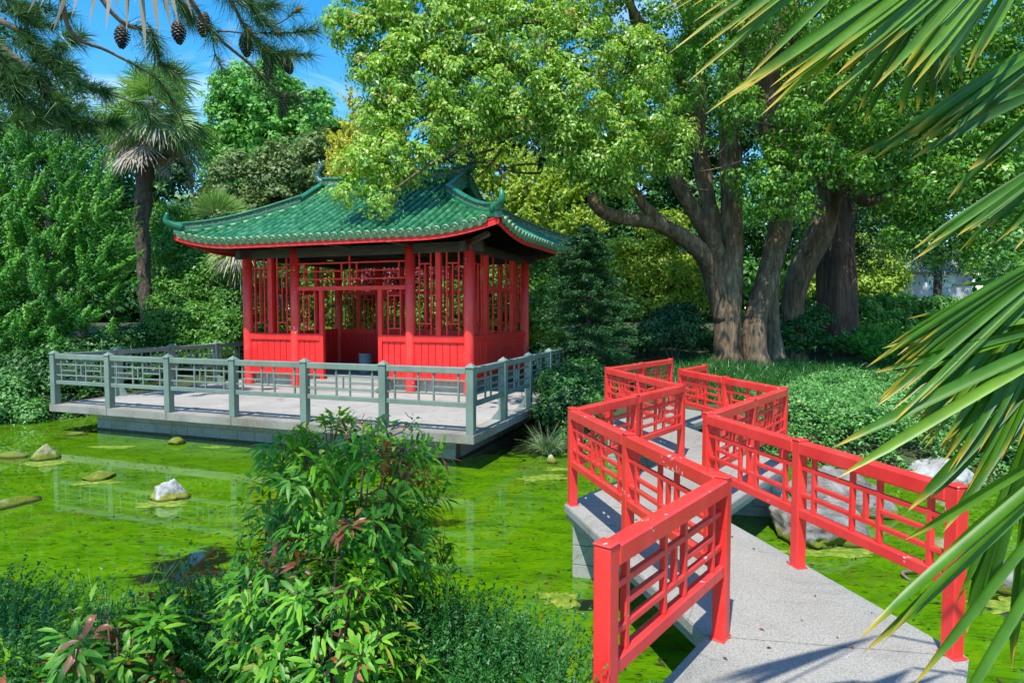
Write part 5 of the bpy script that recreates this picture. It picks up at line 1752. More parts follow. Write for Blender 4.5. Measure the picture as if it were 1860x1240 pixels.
# ------------------------------------------------------------------ rocks
def rock(label, c, r, mat, seed, amp=.28, sub=4, cut=-.25, name='rock', sharp=.0, group=None, taper=0.0):
    bm = bmesh.new()
    bmesh.ops.create_icosphere(bm, subdivisions=sub, radius=1.0)
    o_ = Vector((seed * 3.17, seed * 1.3, seed * .7))
    rk = random.Random(int(seed * 100))
    planes = []
    for _ in range(15):
        n_ = Vector((rk.gauss(0, 1), rk.gauss(0, 1), rk.gauss(.25, .8))).normalized()
        planes.append((n_, rk.uniform(.70, 1.0)))
    for v in bm.verts:
        p = v.co.copy()
        q = p * 1.1 + o_
        d = min([1.22] + [h_ / max(p.dot(n_), .05) for n_, h_ in planes])
        d += amp * .35 * mnoise.noise(q) + amp * .22 * mnoise.noise(q * 2.7) + amp * .16 * mnoise.noise(q * 6.1) + amp * .08 * mnoise.noise(q * 14)
        tp = 1 - taper * max(0, p.z * d)
        v.co = Vector(((p.x * d * tp + taper * .22 * max(0, p.z)) * r[0], p.y * d * tp * r[1], max(p.z * d, cut) * r[2]))
    bm.normal_update()
    o = link(name, bm_mesh(name, bm, mat, True), None, Matrix.Translation(Vector(c)) @ Matrix.Rotation(seed, 4, 'Z'))
    return prop(o, label, 'rock', group)


def wp_(px, py):
    """point on the water surface under a pixel"""
    a = at(px, py, 1.0)
    k = CAM_Z / (CAM_Z - a.z)
    return Vector((a.x * k, k, 0))


G = 'rocks standing in the pond'
rock('large rugged grey boulder in the pond behind the right bridge railing', wp_(1500, 985) + Vector((0, .30, .04)), (.74, .42, .33), M['rock'], 1.2, .40, 5, group=G)
rock('tall grey boulder standing behind the large one by the red railing', wp_(1560, 945) + Vector((.05, .50, .10)), (.60, .45, .48), M['rock'], 2.9, .36, 5, taper=.25, group=G)
rock('pale flat boulder on the bank at the far side of the right pool', wp_(1740, 890) + Vector((.1, .45, .02)), (.66, .42, .24), M['rockwhite'], 4.1, .25, 5, group=G)
rock('grey rounded boulder half hidden by palm fans at the right edge', wp_(1850, 1090) + Vector((.12, .28, .02)), (.36, .28, .24), M['rock'], 5.3, .22, 4, group=G)
rock('small pale boulder behind the palm fans near the right edge', wp_(1800, 1010) + Vector((-.25, .2, -.03)), (.28, .2, .14), M['rockmoss'], 6.6, .22, 4, group=G)
rock('white pointed stone with a bird-like tip in the middle of the green pond', wp_(292, 912) + Vector((0, .16, .0)), (.28, .20, .30), M['rockwhite'], 3.3, .42, 5, taper=.5, group=G)
rock('low mossy brown stone behind the white pointed one', wp_(172, 872) + Vector((0, .1, 0)), (.24, .18, .12), M['rockmoss'], 7.4, .3, 4, group=G)
rock('conical mossy stone at the left of the pond', wp_(74, 836) + Vector((0, .15, 0)), (.27, .21, .21), M['rockmoss'], 8.2, .40, 4, taper=.42, group=G)
rock('flat grey stone at the left edge of the photo', wp_(8, 832) + Vector((0, .1, -.02)), (.34, .2, .12), M['rock'], 9.1, .3, 4, group=G)
rock('yellow mossy hump nearest the left edge of the pond', wp_(18, 920) + Vector((-.05, .1, -.04)), (.38, .2, .14), M['rockmoss'], 10.5, .22, 4, group=G)
rock('small rounded stone with a green sprig near the platform wall', wp_(320, 806) + Vector((0, .06, 0)), (.19, .14, .10), M['rock'], 11.7, .2, 4, group=G)
rock('low stone awash near the left end of the platform wall', wp_(135, 790) + Vector((0, .05, -.02)), (.26, .15, .08), M['rockmoss'], 12.7, .2, 4, group=G)
rock('small white stone in front of the sedge tuft', wp_(1004, 842) + Vector((0, .05, 0)), (.10, .08, .12), M['rockwhite'], 13.9, .3, 3, group=G)


# floating algae and litter -----------------------------------------
def algae(label, c, rx, ry, seed):
    V_, F_ = [(0, 0, .012)], []
    rings, seg = 7, 60
    for i in range(1, rings + 1):
        for k in range(seg):
            a = 2 * math.pi * k / seg
            q = Vector((math.cos(a) * 1.6, math.sin(a) * 1.6, seed * 4.7))
            e = .80 + .55 * mnoise.noise(q * .8) + .35 * mnoise.noise(q * 2.1) + .14 * mnoise.noise(q * 5)
            f_ = i / rings
            V_.append((math.cos(a) * rx * e * f_, math.sin(a) * ry * e * f_, .004 + .010 * (1 - f_ ** 4) + .004 * mnoise.noise(Vector((a * 3, f_ * 5, seed)))))
    for k in range(seg): F_.append((0, 1 + k, 1 + (k + 1) % seg))
    for i in range(rings - 1):
        for k in range(seg):
            a, b = 1 + i * seg + k, 1 + i * seg + (k + 1) % seg
            F_.append((a, a + seg, b + seg, b))
    o = link('algae_mat', poly_mesh('algae_mat', V_, F_, M['algae'], True), None, Matrix.Translation(Vector((c.x, c.y, 0))))
    return prop(o, label, kind='stuff')


algae('yellow algae mat floating below the sedge tuft', wp_(985, 868), .42, .22, 1)
algae('yellow algae mat by the white stone and bridge corner', wp_(1020, 852), .34, .12, 2)
algae('yellow algae beside the nearest bridge pier', wp_(1010, 1085), .22, .20, 3)
algae('thin yellow algae line in front of the platform wall', wp_(395, 812), .30, .08, 4)
algae('yellow algae skirt round the large boulder', wp_(1500, 1000), .62, .20, 5)
algae('yellow algae skirt round the mossy mound', wp_(75, 842), .50, .20, 6)
algae('yellow algae patch round the white pointed stone', wp_(296, 915), .42, .16, 7)
algae('yellow algae by the right edge boulder', wp_(1840, 1100), .40, .20, 8)
algae('yellow algae patch near the middle right pool', wp_(1700, 1040), .22, .16, 9)
algae('yellow algae fringe below the low mossy stone', wp_(172, 876), .36, .14, 10)
algae('dull algae patch on the pond below the left stones', wp_(205, 812), .5, .16, 11)

rng = np.random.default_rng(200)
nl = 15000
px_ = rng.uniform(-14, 9, nl); py_ = rng.uniform(3.2, 14, nl)
den = np.sin(px_ * .9 + 1) * np.cos(py_ * 1.3) + .4 * np.sin(px_ * 3.1 + py_ * 2)
ok = (pond_sd(px_, py_) < -.1) & (rng.random(nl) < .32 + .4 * (den > .3))
px_, py_ = px_[ok], py_[ok]
nl = len(px_)
pos = np.stack([px_, py_, np.full(nl, .006) + rng.random(nl) * .006], 1)
dr = rng.normal(size=(nl, 3)) * np.array([1, .6, .02])
v, f = leaf_verts(pos, np.array([0, 0, 1]) + rng.normal(0, .06, (nl, 3)), dr, rng.uniform(.02, .095, nl), .24, False, .03)
M['litter'] = leaf_mat('floating_litter', (0.02, 0.025, 0.006), (0.07, 0.055, 0.015), (0.24, 0.09, 0.02), .7, .1, (.35, .12, .04))
prop(link('floating_leaves', np_mesh('floating_leaves', v, f, M['litter'], False, np.clip(rng.normal(.35, .3, nl), 0, 1))), 'brown fallen leaves and twigs scattered on the algae', kind='stuff')

rl = np.random.default_rng(222)
q_ = []
for i in range(5):
    for _ in range(16):
        a_, b_ = rl.random(), rl.random()
        p_ = Lp[i].lerp(Lp[i + 1], a_).lerp(Rp[i].lerp(Rp[i + 1], a_), b_ * .96 + .02)
        q_.append((p_.x, p_.y, ZD + .007))
for _ in range(120):
    p_ = pl(rl.uniform(.1, W1 - .1), rl.uniform(.1, 4.0), ZP + .007)
    q_.append(tuple(p_))
q_ = np.array(q_)
v, f = leaf_verts(q_, np.array([0, 0, 1.0]) + rl.normal(0, .12, (len(q_), 3)), rl.normal(size=(len(q_), 3)) * np.array([1, 1, .05]), rl.uniform(.018, .05, len(q_)), .42, False, .08)
prop(link('fallen_leaves', np_mesh('fallen_leaves', v, f, M['litter'], False, np.clip(rl.normal(.5, .3, len(q_)), 0, 1))), 'few small dry leaves fallen on the concrete', kind='stuff')

rt = wp_(1660, 1050)
o = tubes('floating_root', [([rt + Vector((-.07, -.06, .0)), rt + Vector((-.09, .03, .03)), rt + Vector((-.02, .08, .035)), rt + Vector((.14, .09, .03)), rt + Vector((.3, .06, .01))], [.018, .016, .014, .012, .006])], M['twig'], None, 8, .2)
prop(o, 'curved grey-brown dead root in the water under the right railing', 'root')
s_ = wp_(862, 950)
o = tubes('floating_stick', [([s_ + Vector((-.12, -.03, .015)), s_ + Vector((.1, .05, .02))], [.006, .004])], M['twig'], None, 5)
prop(o, 'short thin stick afloat right of the nandina bush', 'stick')

# ------------------------------------------------------------------ house far right
hs = thing('house', 'pale grey house with blue-green windows seen past the hedge', 'house', gb(1700, 44))
hm = noise_mat('house_wall', [(0.3, (0.42, 0.42, 0.43)), (0.7, (0.52, 0.52, 0.53))], 2, .8, 0)
hr_ = noise_mat('house_roof', [(0.3, (0.16, 0.17, 0.22)), (0.7, (0.24, 0.25, 0.30))], 8, .7, .3, .02)
hg = noise_mat('house_glass', [(0.3, (0.16, 0.42, 0.40)), (0.7, (0.30, 0.58, 0.54))], 3, .15, 0)
hw = noise_mat('white_trim', [(0.3, (0.7, 0.7, 0.7)), (0.7, (0.8, 0.8, 0.8))], 3, .6, 0)
a, b = at(1640, 560, 44), at(1765, 560, 44)
bar('wall', Vector((a.x, 46, 4.0)), Vector((b.x, 46, 4.0)), 4.0, 5.8, hm, hs, .02)
rz = at(1700, 492, 44).z
v = [Vector((a.x - .5, 43.5, rz)), Vector((b.x + .5, 43.5, rz)), Vector((b.x + .5, 47, rz + 1.6)), Vector((a.x - .5, 47, rz + 1.6))]
v += [x - Vector((0, 0, .15)) for x in v]
link('roof', poly_mesh('roof', v, [(0, 1, 2, 3), (7, 6, 5, 4), (0, 4, 5, 1), (1, 5, 6, 2), (2, 6, 7, 3), (3, 7, 4, 0)], hr_), hs)
for x0, x1 in ((1682, 1706), (1710, 1734)):
    p0, p1 = at(x0, 500, 43.95), at(x1, 522, 43.95)
    w = bar('window', Vector((p0.x, 43.97, (p0.z + p1.z) / 2)), Vector((p1.x, 43.97, (p0.z + p1.z) / 2)), .04, p0.z - p1.z, hw, hs, .01)
    bar('pane', Vector((p0.x + .07, 43.93, (p0.z + p1.z) / 2)), Vector((p1.x - .07, 43.93, (p0.z + p1.z) / 2)), .03, p0.z - p1.z - .14, hg, w, 0)
    for q in range(1, 4):
        zz = p1.z + (p0.z - p1.z) * q / 4
        bar('blind_slat', Vector((p0.x + .08, 43.905, zz)), Vector((p1.x - .08, 43.905, zz)), .02, .05, hw, w, 0)
dp = at(1682, 520, 42.5)
sd_ = thing('satellite_dish', 'white round satellite dish beside the house window', 'satellite dish', dp)
V_, F_ = [], []
for i in range(5):
    for k in range(20):
        a_ = 2 * math.pi * k / 20; r_ = .28 * i / 4
        V_.append(dp + Vector((math.cos(a_) * r_, .9 * r_ * r_ - .07, math.sin(a_) * r_)))
for i in range(4):
    for k in range(20):
        F_.append((i * 20 + k, i * 20 + (k + 1) % 20, (i + 1) * 20 + (k + 1) % 20, (i + 1) * 20 + k))
link('dish', poly_mesh('dish', V_, [f for f in F_ if len(set(f)) > 2], hw, True), sd_)
bar('mast', dp + Vector((0, .05, -1.6)), dp + Vector((0, .05, 0)), .04, .04, hw, sd_, .004, Vector((0, 1, 0)))


# ------------------------------------------------------------------ nandina bushes in the foreground
def nandina(label, base, top_r, H, n_sprig, seed, n_leaf=(10, 16), lf=.075, warm=.2, stems=7, zlo=.15, group='nandina bushes at the near bank', shp=1.0):
    rng = np.random.default_rng(seed)
    t = thing('nandina_bush', label, 'bush', base, group)
    tips, paths = [], []
    st = []
    for i in range(stems):
        a = rng.uniform(0, 2 * math.pi); r = rng.uniform(.2, .8) * top_r
        p0 = base + Vector((math.cos(a) * r * .25, math.sin(a) * r * .25, -.1))
        p1 = base + Vector((math.cos(a) * r * .5, math.sin(a) * r * .5, H * .5))
        p2 = base + Vector((math.cos(a) * r, math.sin(a) * r, H * rng.uniform(.80, 1.0)))
        st.append((p0, p1, p2))
        paths.append(([p0, p1, p2], [.013, .010, .004]))
    P, D, L_, W_, TN, DR, UP = [], [], [], [], [], [], []
    Pr = []
    for i in range(n_sprig):
        # position within a rounded column
        h = zlo + (1 - zlo) * rng.random() ** .8
        a = rng.uniform(0, 2 * math.pi)
        lob = 1 + .22 * math.sin(a * 3 + seed) * math.cos(h * 9 + seed)
        env = top_r * lob * (.66 + .38 * math.sin(min(1, h) * math.pi * .9)) * (.35 + .72 * rng.random() ** .5)
        h = min(1.0, h * (1 + .06 * math.sin(a * 4 + seed)))
        c = base + Vector((math.cos(a) * env, math.sin(a) * env, H * h))
        s = min(st, key=lambda q: min((q[1] - c).length, (q[2] - c).length))
        src = s[1].lerp(s[2], min(1, max(0, (h - .35) / .6)))
        if i % 2 == 0: paths.append(([src, (src + c) / 2 + Vector((0, 0, -.02)), c], [.004, .003, .002]))
        out = (c - src); out = out.normalized() if out.length > .01 else Vector((0, 0, 1))
        out = (out + Vector((0, 0, .7))).normalized()
        hue = rng.normal(.45, .22)
        red = rng.random() < warm * .35
        m = rng.integers(*n_leaf)
        for q in range(m):
            ang = rng.uniform(0, 2 * math.pi)
            sdv = out.orthogonal().normalized()
            sd2 = out.cross(sdv)
            dv = out * rng.uniform(-.1, .75) + (sdv * math.cos(ang) + sd2 * math.sin(ang))
            pp = c + dv * rng.uniform(0, .05) - out * rng.uniform(0, .07)
            P.append(pp); D.append(dv + Vector((0, 0, .15))); UP.append(out + Vector((0, 0, .6)))
            L_.append(lf * rng.uniform(.7, 1.45)); W_.append(lf * rng.uniform(.24, .40)); DR.append(rng.uniform(.05, .6))
            TN.append(np.clip(hue + rng.normal(0, .12), 0, .93)); Pr.append(red)
    arr = lambda q: np.array([tuple(x) for x in q])
    P, D, UP = arr(P), arr(D), arr(UP)
    L_, W_, DR, TN, Pr = map(np.array, (L_, W_, DR, TN, Pr))
    tubes('stems', paths, M['stem'], t, 5, 0, 2)
    for sel, mt, nm in ((~Pr, M['lf_nandina'], 'leaves'), (Pr, M['lf_nandina_r'], 'young_red_leaves')):
        if sel.sum() < 3: continue
        strips(nm, P[sel], D[sel], UP[sel], L_[sel], W_[sel], DR[sel], 3, mt, t, TN[sel], .12, 'leaf')
    return t


nandina('tall nandina bush with bronze tips, nearest the middle of the bank', Vector((-.86, 3.25, .38)), .49, 1.52, 560, 301, (10, 16), .066, .22, 11, .12)
nandina('bronze-tipped nandina sprays leaning left from the tall bush', Vector((-1.30, 2.9, .35)), .34, .84, 200, 302, (10, 16), .062, .18, 7, .1)
nandina('lower bright nandina in front of the tall bush', Vector((-.78, 2.45, .35)), .34, 1.14, 300, 303, (10, 16), .060, .15, 7, .1)
nandina('shaded nandina bush with brown-red tips near the bottom left corner', Vector((-1.62, 2.5, .30)), .30, .98, 200, 304, (9, 14), .07, .4, 6, .15)
nandina('small dark nandina at the very left of the near bank', Vector((-2.15, 2.35, .30)), .28, .80, 130, 305, (9, 14), .07, .4, 5, .15)


def feathery(label, blobs, n_shoot, seed, L=.30):
    """low shrub of fine twigs with tiny leaves"""
    rng = np.random.default_rng(seed)
    c = sum((b[0] for b in blobs), Vector()) / len(blobs)
    base = Vector((c.x, c.y, max(gz(c.x, c.y), .0)))
    t = thing('feathery_shrub', label, 'shrub', base, 'fine-leaved shrubs at the near bank')
    P, D = [], []
    for i in range(n_shoot):
        b = blobs[rng.integers(len(blobs))]
        d = rng.normal(size=3); d /= np.linalg.norm(d)
        if d[2] < -.2: d[2] *= -1
        P.append(np.array(tuple(b[0])) + d * np.array(b[1]) * rng.uniform(.4, .95)); D.append(d * .7 + np.array([0, 0, .55]) + rng.normal(0, .25, 3))
    P, D = np.array(P), unit(np.array(D))
    n_ = len(P)
    Ls = L * rng.uniform(.5, 1.25, n_)
    strips('shoots', P, D, rng.normal(size=(n_, 3)), Ls, np.full(n_, .004), np.full(n_, .1), 3, M['lf_feather'], t, np.full(n_, .4), 0, 'blade')
    per = 26
    k = np.repeat(np.arange(n_), per)
    tt = rng.random(len(k))
    pos = P[k] + D[k] * (Ls[k] * tt)[:, None] - np.array([0, 0, .1]) * (Ls[k] * tt ** 2)[:, None]
    ld = unit(rng.normal(size=(len(k), 3)) + D[k] * .8)
    pos = pos + ld * .008
    v, f = leaf_verts(pos, rng.normal(size=(len(k), 3)) + np.array([0, 0, .8]), ld, .020 * rng.uniform(.6, 1.4, len(k)), .42, True)
    link('foliage', np_mesh('foliage', v, f, M['lf_feather'], False, np.clip(rng.normal(.45, .12, n_)[k] + rng.normal(0, .12, len(k)), 0, .95)), t)
    return t


def E(px, py, Y, rx, ry, rz): return (at(px, py, Y), (rx, ry, rz))


feathery('fine-leaved dark shrub filling the lower left corner', [E(60, 1210, 3.1, .5, .4, .18), E(200, 1230, 3.2, .5, .4, .15), E(-60, 1180, 3.2, .5, .4, .18), E(60, 1290, 2.5, .45, .3, .14), E(300, 1230, 3.0, .4, .35, .18), E(-40, 1150, 3.6, .5, .3, .06)], 1150, 401)
feathery('fine-leaved dark shrub at the water edge right of the nandinas', [E(900, 1235, 2.9, .32, .3, .15), E(830, 1215, 3.0, .3, .3, .20), E(970, 1265, 2.7, .30, .3, .12), E(760, 1210, 3.0, .3, .3, .20)], 900, 402)
feathery('fine-leaved shrub between the nandinas', [E(380, 1180, 2.9, .35, .3, .26), E(470, 1220, 2.7, .35, .3, .26), E(600, 1230, 2.8, .4, .3, .26)], 700, 403)

# ------------------------------------------------------------------ near fan palm on the right
rngq = np.random.default_rng(501)
np_t = thing('fan_palm', 'fan palm whose long yellow-tipped fans hang into the right of the picture', 'palm', Vector((3.6, 1.2, .4)))
tubes('trunk', [([Vector((3.6, 1.2, -.3)), Vector((3.55, 1.2, 1.6)), Vector((3.5, 1.25, 3.2))], [.16, .15, .14])], M['palmbark'], np_t, 14, .2)


def near_fan(hub, tips, n_, w=.035, droop=.10, bend=.0, seed=0, tint=.5):
    """hub and tips as (px,py,Y); fingers spread evenly along the chain of tips"""
    rng = np.random.default_rng(seed + 900)
    h = hub if isinstance(hub, Vector) else at(*hub)
    T = [t if isinstance(t, Vector) else at(*t) for t in tips]
    P, D, UP, L_, W_, DR, TN = [], [], [], [], [], [], []
    seg = len(T) - 1
    for i in range(n_):
        f_ = i / (n_ - 1) * seg
        j = min(int(f_), seg - 1); u_ = f_ - j
        tip = T[j].lerp(T[j + 1], u_) + Vector(rng.normal(0, .022, 3))
        dv = tip - h
        L = dv.length * rng.uniform(.86, 1.05)
        dr_ = droop * rng.uniform(.7, 1.3)
        # start direction raised so that the drooped end meets the tip
        D.append((dv + Vector((0, 0, dr_ * L))).normalized()); P.append(h)
        chain = (T[min(j + 1, seg)] - T[max(j, 0)])
        nr = dv.cross(chain)
        if nr.length < 1e-6: nr = Vector((0, 0, 1))
        if nr.z < 0: nr = -nr
        UP.append(nr.normalized() + Vector(rng.normal(0, .12, 3)))
        L_.append(L); W_.append(w * rng.uniform(.8, 1.1)); DR.append(dr_); TN.append(np.clip(rng.normal(tint, .17), 0, 1))
    arr = lambda q: np.array([tuple(x) for x in q])
    o = strips('frond', arr(P), arr(D), arr(UP), np.array(L_), np.array(W_), np.array(DR), 12, M['palm_near'], np_t, np.array(TN), .30, 'palm', True)
    pet = Vector((3.5, 1.25, 3.1))
    tubes('petiole', [([pet, (pet + h) / 2 + Vector((0, 0, .12)), h], [.016, .012, .010])], M['lf_palm'], np_t, 6, 0, 4)
    return o


near_fan((1850, -330, 1.9), [(1238, 8, 1.75), (1262, 45, 1.75), (1290, 90, 1.7), (1345, 130, 1.7)], 13, .022, .06, seed=1, tint=.55)
near_fan((1960, -230, 1.7), [(1308, 190, 1.5), (1355, 185, 1.5), (1420, 160, 1.5), (1530, 138, 1.5), (1640, 122, 1.52), (1700, 108, 1.55), (1772, 95, 1.6)], 34, .025, .06, seed=2, tint=.75)
near_fan((2060, -20, 1.8), [(1608, 265, 1.7), (1660, 262, 1.7), (1720, 255, 1.7), (1790, 235, 1.75)], 20, .019, .05, seed=3, tint=.5)
near_fan((1980, 130, 1.7), [(1520, 290, 1.75), (1735, 330, 1.7), (1765, 320, 1.7), (1800, 290, 1.7)], 6, .030, .10, seed=4, tint=.15)
near_fan((1720, -60, 1.7), [(1500, 275, 1.8), (1590, 210, 1.8), (1640, 200, 1.8), (1700, 190, 1.8), (1760, 170, 1.8)], 9, .026, .02, seed=5, tint=.1)
near_fan((2010, 230, 1.7), [(1690, 450, 1.65), (1725, 440, 1.65), (1780, 430, 1.7), (1830, 440, 1.7)], 17, .019, .05, seed=6, tint=.3)
near_fan((1990, 420, 1.6), [(1640, 625, 1.55), (1620, 660, 1.55), (1600, 700, 1.55), (1640, 760, 1.5), (1680, 800, 1.5), (1730, 830, 1.5), (1790, 850, 1.5), (1850, 870, 1.5)], 72, .018, .05, seed=7, tint=.42)
near_fan((2050, 560, 1.5), [(1600, 640, 1.6), (1580, 705, 1.5), (1555, 742, 1.5), (1520, 885, 1.45)], 5, .026, .05, seed=8, tint=.6)
near_fan((2080, 720, 1.35), [(1660, 975, 1.3), (1690, 1100, 1.3), (1535, 1185, 1.25), (1560, 1225, 1.2), (1640, 1290, 1.2), (1740, 1340, 1.2)], 9, .028, .05, seed=9, tint=.6)
near_fan((2050, 520, 1.8), [(1690, 545, 1.75), (1675, 620, 1.75), (1690, 700, 1.75), (1740, 790, 1.75), (1800, 840, 1.75)], 30, .017, .07, seed=14, tint=.45)
near_fan((1930, 640, 1.55), [(1600, 955, 1.5), (1660, 960, 1.5), (1700, 960, 1.5)], 4, .028, .03, seed=10, tint=.2)
near_fan((1890, 720, 1.5), [(1700, 1100, 1.5), (1760, 1180, 1.5), (1800, 1100, 1.5), (1850, 1230, 1.5), (1880, 1280, 1.5)], 9, .026, .02, seed=11, tint=.15)

near_fan(Vector((2.1, .35, 3.75)), [Vector((1.5, 1.15, 3.6)), Vector((1.15, .95, 3.6)), Vector((.95, .65, 3.6)), Vector((.95, .30, 3.6))], 12, .020, .08, seed=12, tint=.4)  # extra frond added overhead out of view to shade the large fan

# ------------------------------------------------------------------ pine overhead on the left
rngn = np.random.default_rng(601)
pt = thing('pine_tree', 'long-needled pine whose cone-laden boughs hang across the top left', 'tree', Vector((-12.2, 6.0, .4)))
tubes('trunk', [([Vector((-12.2, 6.0, -.2)), Vector((-12.0, 6.0, 3.5)), Vector((-11.8, 6.2, 7.5)), Vector((-11.6, 6.4, 10.5))], [.34, .28, .20, .08])], M['darkbark'], pt, 14, .12)
tufts = []     # (pos, dir, len)


def bough(lst, r0, r1, nt=5, tl=.22, parent=pt):
    P = [at(*a) for a in lst]
    r = [r0 + (r1 - r0) * i / (len(P) - 1) for i in range(len(P))]
    tubes('branch', [(P, r)], M['twig'], parent, 7, .08, 5)
    pts_, _ = smooth_path(P, r, 8)
    for q in range(nt):
        i = int(rngn.uniform(.25, 1.0) * (len(pts_) - 2))
        tufts.append((pts_[i], (pts_[i + 1] - pts_[i]).normalized(), tl))
    tufts.append((pts_[-1], (pts_[-1] - pts_[-3]).normalized(), tl * 1.1))


root = (-160, -420, 4.6)
bough([(-60, -260, 4.8), (90, -60, 5.0), (130, 60, 5.2), (200, 95, 5.4), (290, 150, 5.6), (340, 240, 6.0)], .026, .005, 5)
bough([(60, -200, 4.6), (200, 20, 4.8), (270, 60, 5.0), (290, 110, 5.1), (320, 130, 5.2)], .022, .005, 7)
bough([(200, -220, 4.6), (340, -10, 4.8), (385, 58, 5.0), (455, 118, 5.2), (505, 170, 5.3), (540, 180, 5.3)], .022, .006, 5)
bough([(385, 58, 5.0), (420, 58, 5.0), (455, 66, 5.0), (480, 95, 5.05), (500, 105, 5.1)], .008, .004, 4)
bough([(385, 58, 5.0), (390, 95, 5.0), (402, 122, 5.0)], .006, .004, 1, .17)
bough([(300, -200, 4.6), (420, 5, 4.8), (455, 60, 4.9), (500, 100, 5.0)], .016, .005, 6)
bough([(455, 60, 4.95), (520, 60, 5.0), (575, 55, 5.0)], .008, .004, 4, .16)
bough([(490, 95, 5.0), (530, 98, 5.0), (560, 100, 5.0)], .007, .004, 3, .16)
bough([(430, -60, 4.8), (470, 30, 4.9), (500, 45, 5.0), (540, 20, 5.0)], .008, .004, 5, .17)
bough([(-40, 60, 12), (60, 130, 12.1), (100, 190, 12.3), (150, 220, 12.4), (220, 225, 12.5)], .08, .015, 20, .42)
bough([(-60, 130, 12), (50, 190, 12.2), (90, 215, 12.2), (160, 235, 12.4)], .06, .015, 18, .42)
bough([(-80, 0, 12), (40, 60, 12), (80, 100, 12.1), (130, 130, 12.2)], .08, .015, 20, .42)
bough([(-80, -120, 12), (20, 0, 12), (60, 30, 12.2)], .08, .015, 18, .42)
bough([(80, 120, 12.2), (170, 160, 12.3), (250, 190, 12.5), (280, 220, 12.6)], .03, .01, 9, .38)
bough([(-60, 30, 11.8), (20, 140, 11.8), (40, 200, 11.8)], .06, .015, 16, .42)
bough([(240, -100, 5.4), (330, 10, 5.6), (350, 40, 5.8)], .012, .005, 8, .24)
bough([(370, -100, 5.4), (440, 0, 5.6), (500, 10, 5.8)], .012, .005, 8, .24)
for i in range(60):
    a = (rngn.uniform(-60, 150), rngn.uniform(-20, 235), rngn.uniform(11.6, 12.8))
    tufts.append((at(*a), Vector((rngn.normal(.5, .5), rngn.normal(-.1, .4), rngn.normal(0, .35))).normalized(), .42))
# crown of the same pine above and behind the camera (unseen tufts, placed to shade the near bank)
for i in range(330):
    tufts.append((Vector((rngn.uniform(-6.2, -2.3), rngn.uniform(-2.8, 0.9), rngn.uniform(6.0, 8.6))), Vector((rngn.normal(.5, .5), rngn.normal(-.1, .5), .3)).normalized(), .38))
for i in range(70):
    tufts.append((Vector((rngn.uniform(-2.5, -1.35), rngn.uniform(.1, 1.0), rngn.uniform(6.2, 7.6))), Vector((rngn.normal(.5, .5), rngn.normal(-.1, .5), .3)).normalized(), .32))  # further unseen cluster put in to shade the tall nandina's top
for y_ in (-1.5, 0, 1.2):
    tubes('branch', [([Vector((-11.9, 6.0, 6.2 + y_ * .3)), Vector((-7.2, 2.2 + y_ * .5, 7.0)), Vector((-3.6, y_ * .8, 7.2))], [.08, .05, .02])], M['twig'], pt, 7, .1)
P, D, L_, TN = [], [], [], []
for c, d, tl in tufts:
    m = 95
    dirs = rngn.normal(size=(m, 3)); dirs /= np.linalg.norm(dirs, axis=1, keepdims=True)
    dirs = dirs * .85 + np.array(tuple(d)) * .75
    ba = rngn.uniform(-.12, .02, m)
    P.append(np.array(tuple(c)) + np.array(tuple(d)) * ba[:, None]); D.append(dirs)
    L_.append(tl * rngn.uniform(.55, 1.1, m)); TN.append(np.clip(rngn.normal(rngn.normal(.42, .15), .15, m), 0, .92))
P, D, L_, TN = map(np.concatenate, (P, D, L_, TN))
far_ = P[:, 1] > 9
strips('needles', P, D, rngn.normal(size=(len(P), 3)), L_, np.where(far_, .012, .0042), np.full(len(P), .14), 2, M['lf_pine'], pt, TN, 0, 'blade')
# orange pollen buds
bud = noise_mat('pollen_bud', [(0.3, (0.30, 0.10, 0.02)), (0.7, (0.5, 0.2, 0.04))], 30, .7, 0)
bv, bf = [], []
for c, d, tl in tufts[::4]:
    if c.y < 2: continue
    v, f = tube_data([c - d * .02, c + d * .02, c + d * .045], [.014, .018, .006], 6)
    o_ = len(bv); bv += v; bf += [tuple(i + o_ for i in q) for q in f]
link('pollen_buds', poly_mesh('pollen_buds', bv, bf, bud, True), pt)['kind'] = 'stuff'


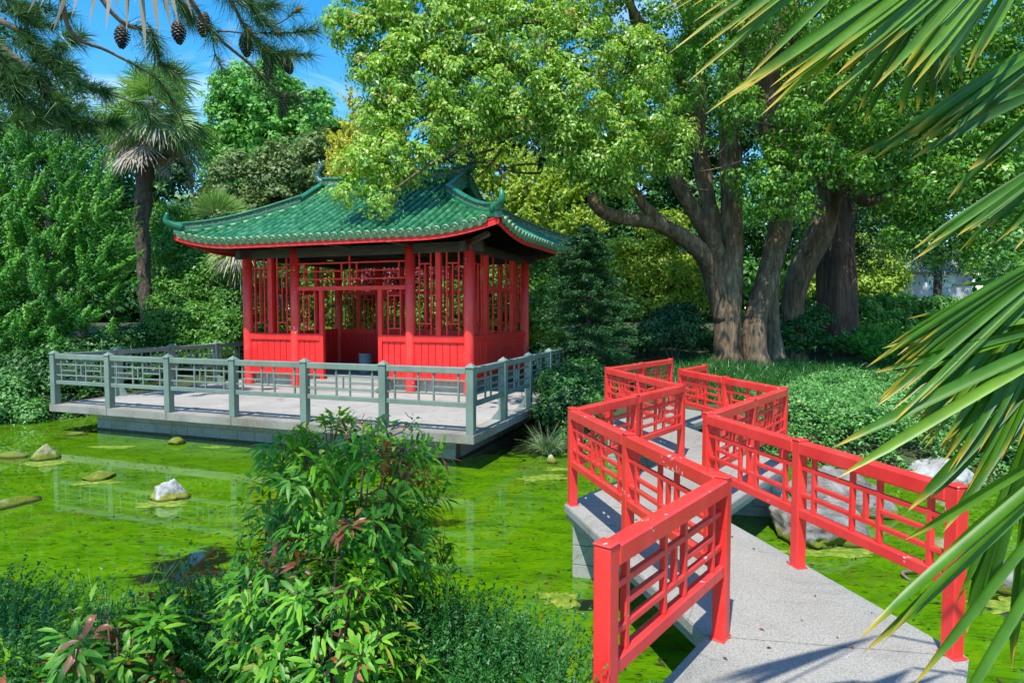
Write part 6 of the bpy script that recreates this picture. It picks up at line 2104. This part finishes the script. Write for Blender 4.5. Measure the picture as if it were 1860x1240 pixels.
def cone_mesh(L, r, mat):
    V_, F_ = [], []
    ns = 88
    for i in range(ns):
        f_ = (i + .5) / ns
        z = -L * f_
        rr_ = r * (math.sin(math.pi * (f_ * .80 + .16)) ** .8)
        a = i * 2.39996
        u_ = Vector((math.cos(a), math.sin(a), 0)); s_ = Vector((-u_.y, u_.x, 0))
        w = r * .34
        base_ = Vector((0, 0, z + .004)) + u_ * rr_ * .45
        tip = Vector((0, 0, z - .010)) + u_ * rr_ * 1.05
        o = len(V_)
        V_ += [base_ - s_ * w * .6, base_ + s_ * w * .6, tip + s_ * w * .8, tip + Vector((0, 0, -.005)) + u_ * .004, tip - s_ * w * .8, tip + Vector((0, 0, .009)), ]
        F_ += [(o, o + 1, o + 2, o + 5), (o, o + 5, o + 4), (o + 5, o + 2, o + 3), (o + 4, o + 5, o + 3), (o, o + 4, o + 3), (o, o + 3, o + 2, o + 1)]
    v, f = tube_data([(0, 0, .01), (0, 0, -L * .3), (0, 0, -L * .75), (0, 0, -L)], [r * .4, r * .7, r * .5, .006], 8)
    o = len(V_); V_ += v; F_ += [tuple(i + o for i in q) for q in f]
    return poly_mesh('cone', V_, F_, mat)


CM, CG = cone_mesh(.165, .052, M['cone']), cone_mesh(.19, .048, M['conegreen'])
for (px, py, Y), me, tl in (((222, 48, 5.1), CM, .06), ((323, 40, 5.1), CM, -.05), ((372, 26, 5.0), CM, .1), ((447, 62, 5.0), CM, .0), ((492, 100, 5.05), CG, .15), ((512, 96, 5.05), CM, -.4), ((520, 172, 5.3), CG, .25)):
    link('pine_cone', me, pt, Matrix.Translation(at(px, py, Y)) @ Matrix.Rotation(tl, 4, 'Y') @ Matrix.Rotation(px, 4, 'Z'))

# dead palm fan tips hanging over the top edge (a second windmill palm close by)
hp = thing('dead_palm_fan', 'grey-brown dead fan leaf dangling its tips from above at top left', 'palm leaf', at(250, -260, 3.6))
tp = [(50, 25), (72, 14), (95, 60), (130, 30), (162, 45), (192, 56), (210, 26), (230, 60), (245, 8), (265, 100), (290, 70), (312, 60), (325, 48), (350, 32)]
hub = at(230, -330, 3.6)
P, D, L_ = [], [], []
for x, y in tp:
    t_ = at(x, y, 3.6 + rngn.uniform(-.1, .1)); dv = t_ - hub
    P.append(tuple(hub)); D.append(tuple(dv)); L_.append(dv.length)
n_ = len(P)
strips('leaflets', np.array(P), np.array(D), np.tile(np.array([0, 1.0, .1]), (n_, 1)), np.array(L_), np.full(n_, .034), np.zeros(n_), 6, M['lf_palmdead'], hp, rngn.uniform(.1, .6, n_), .15, 'palm')
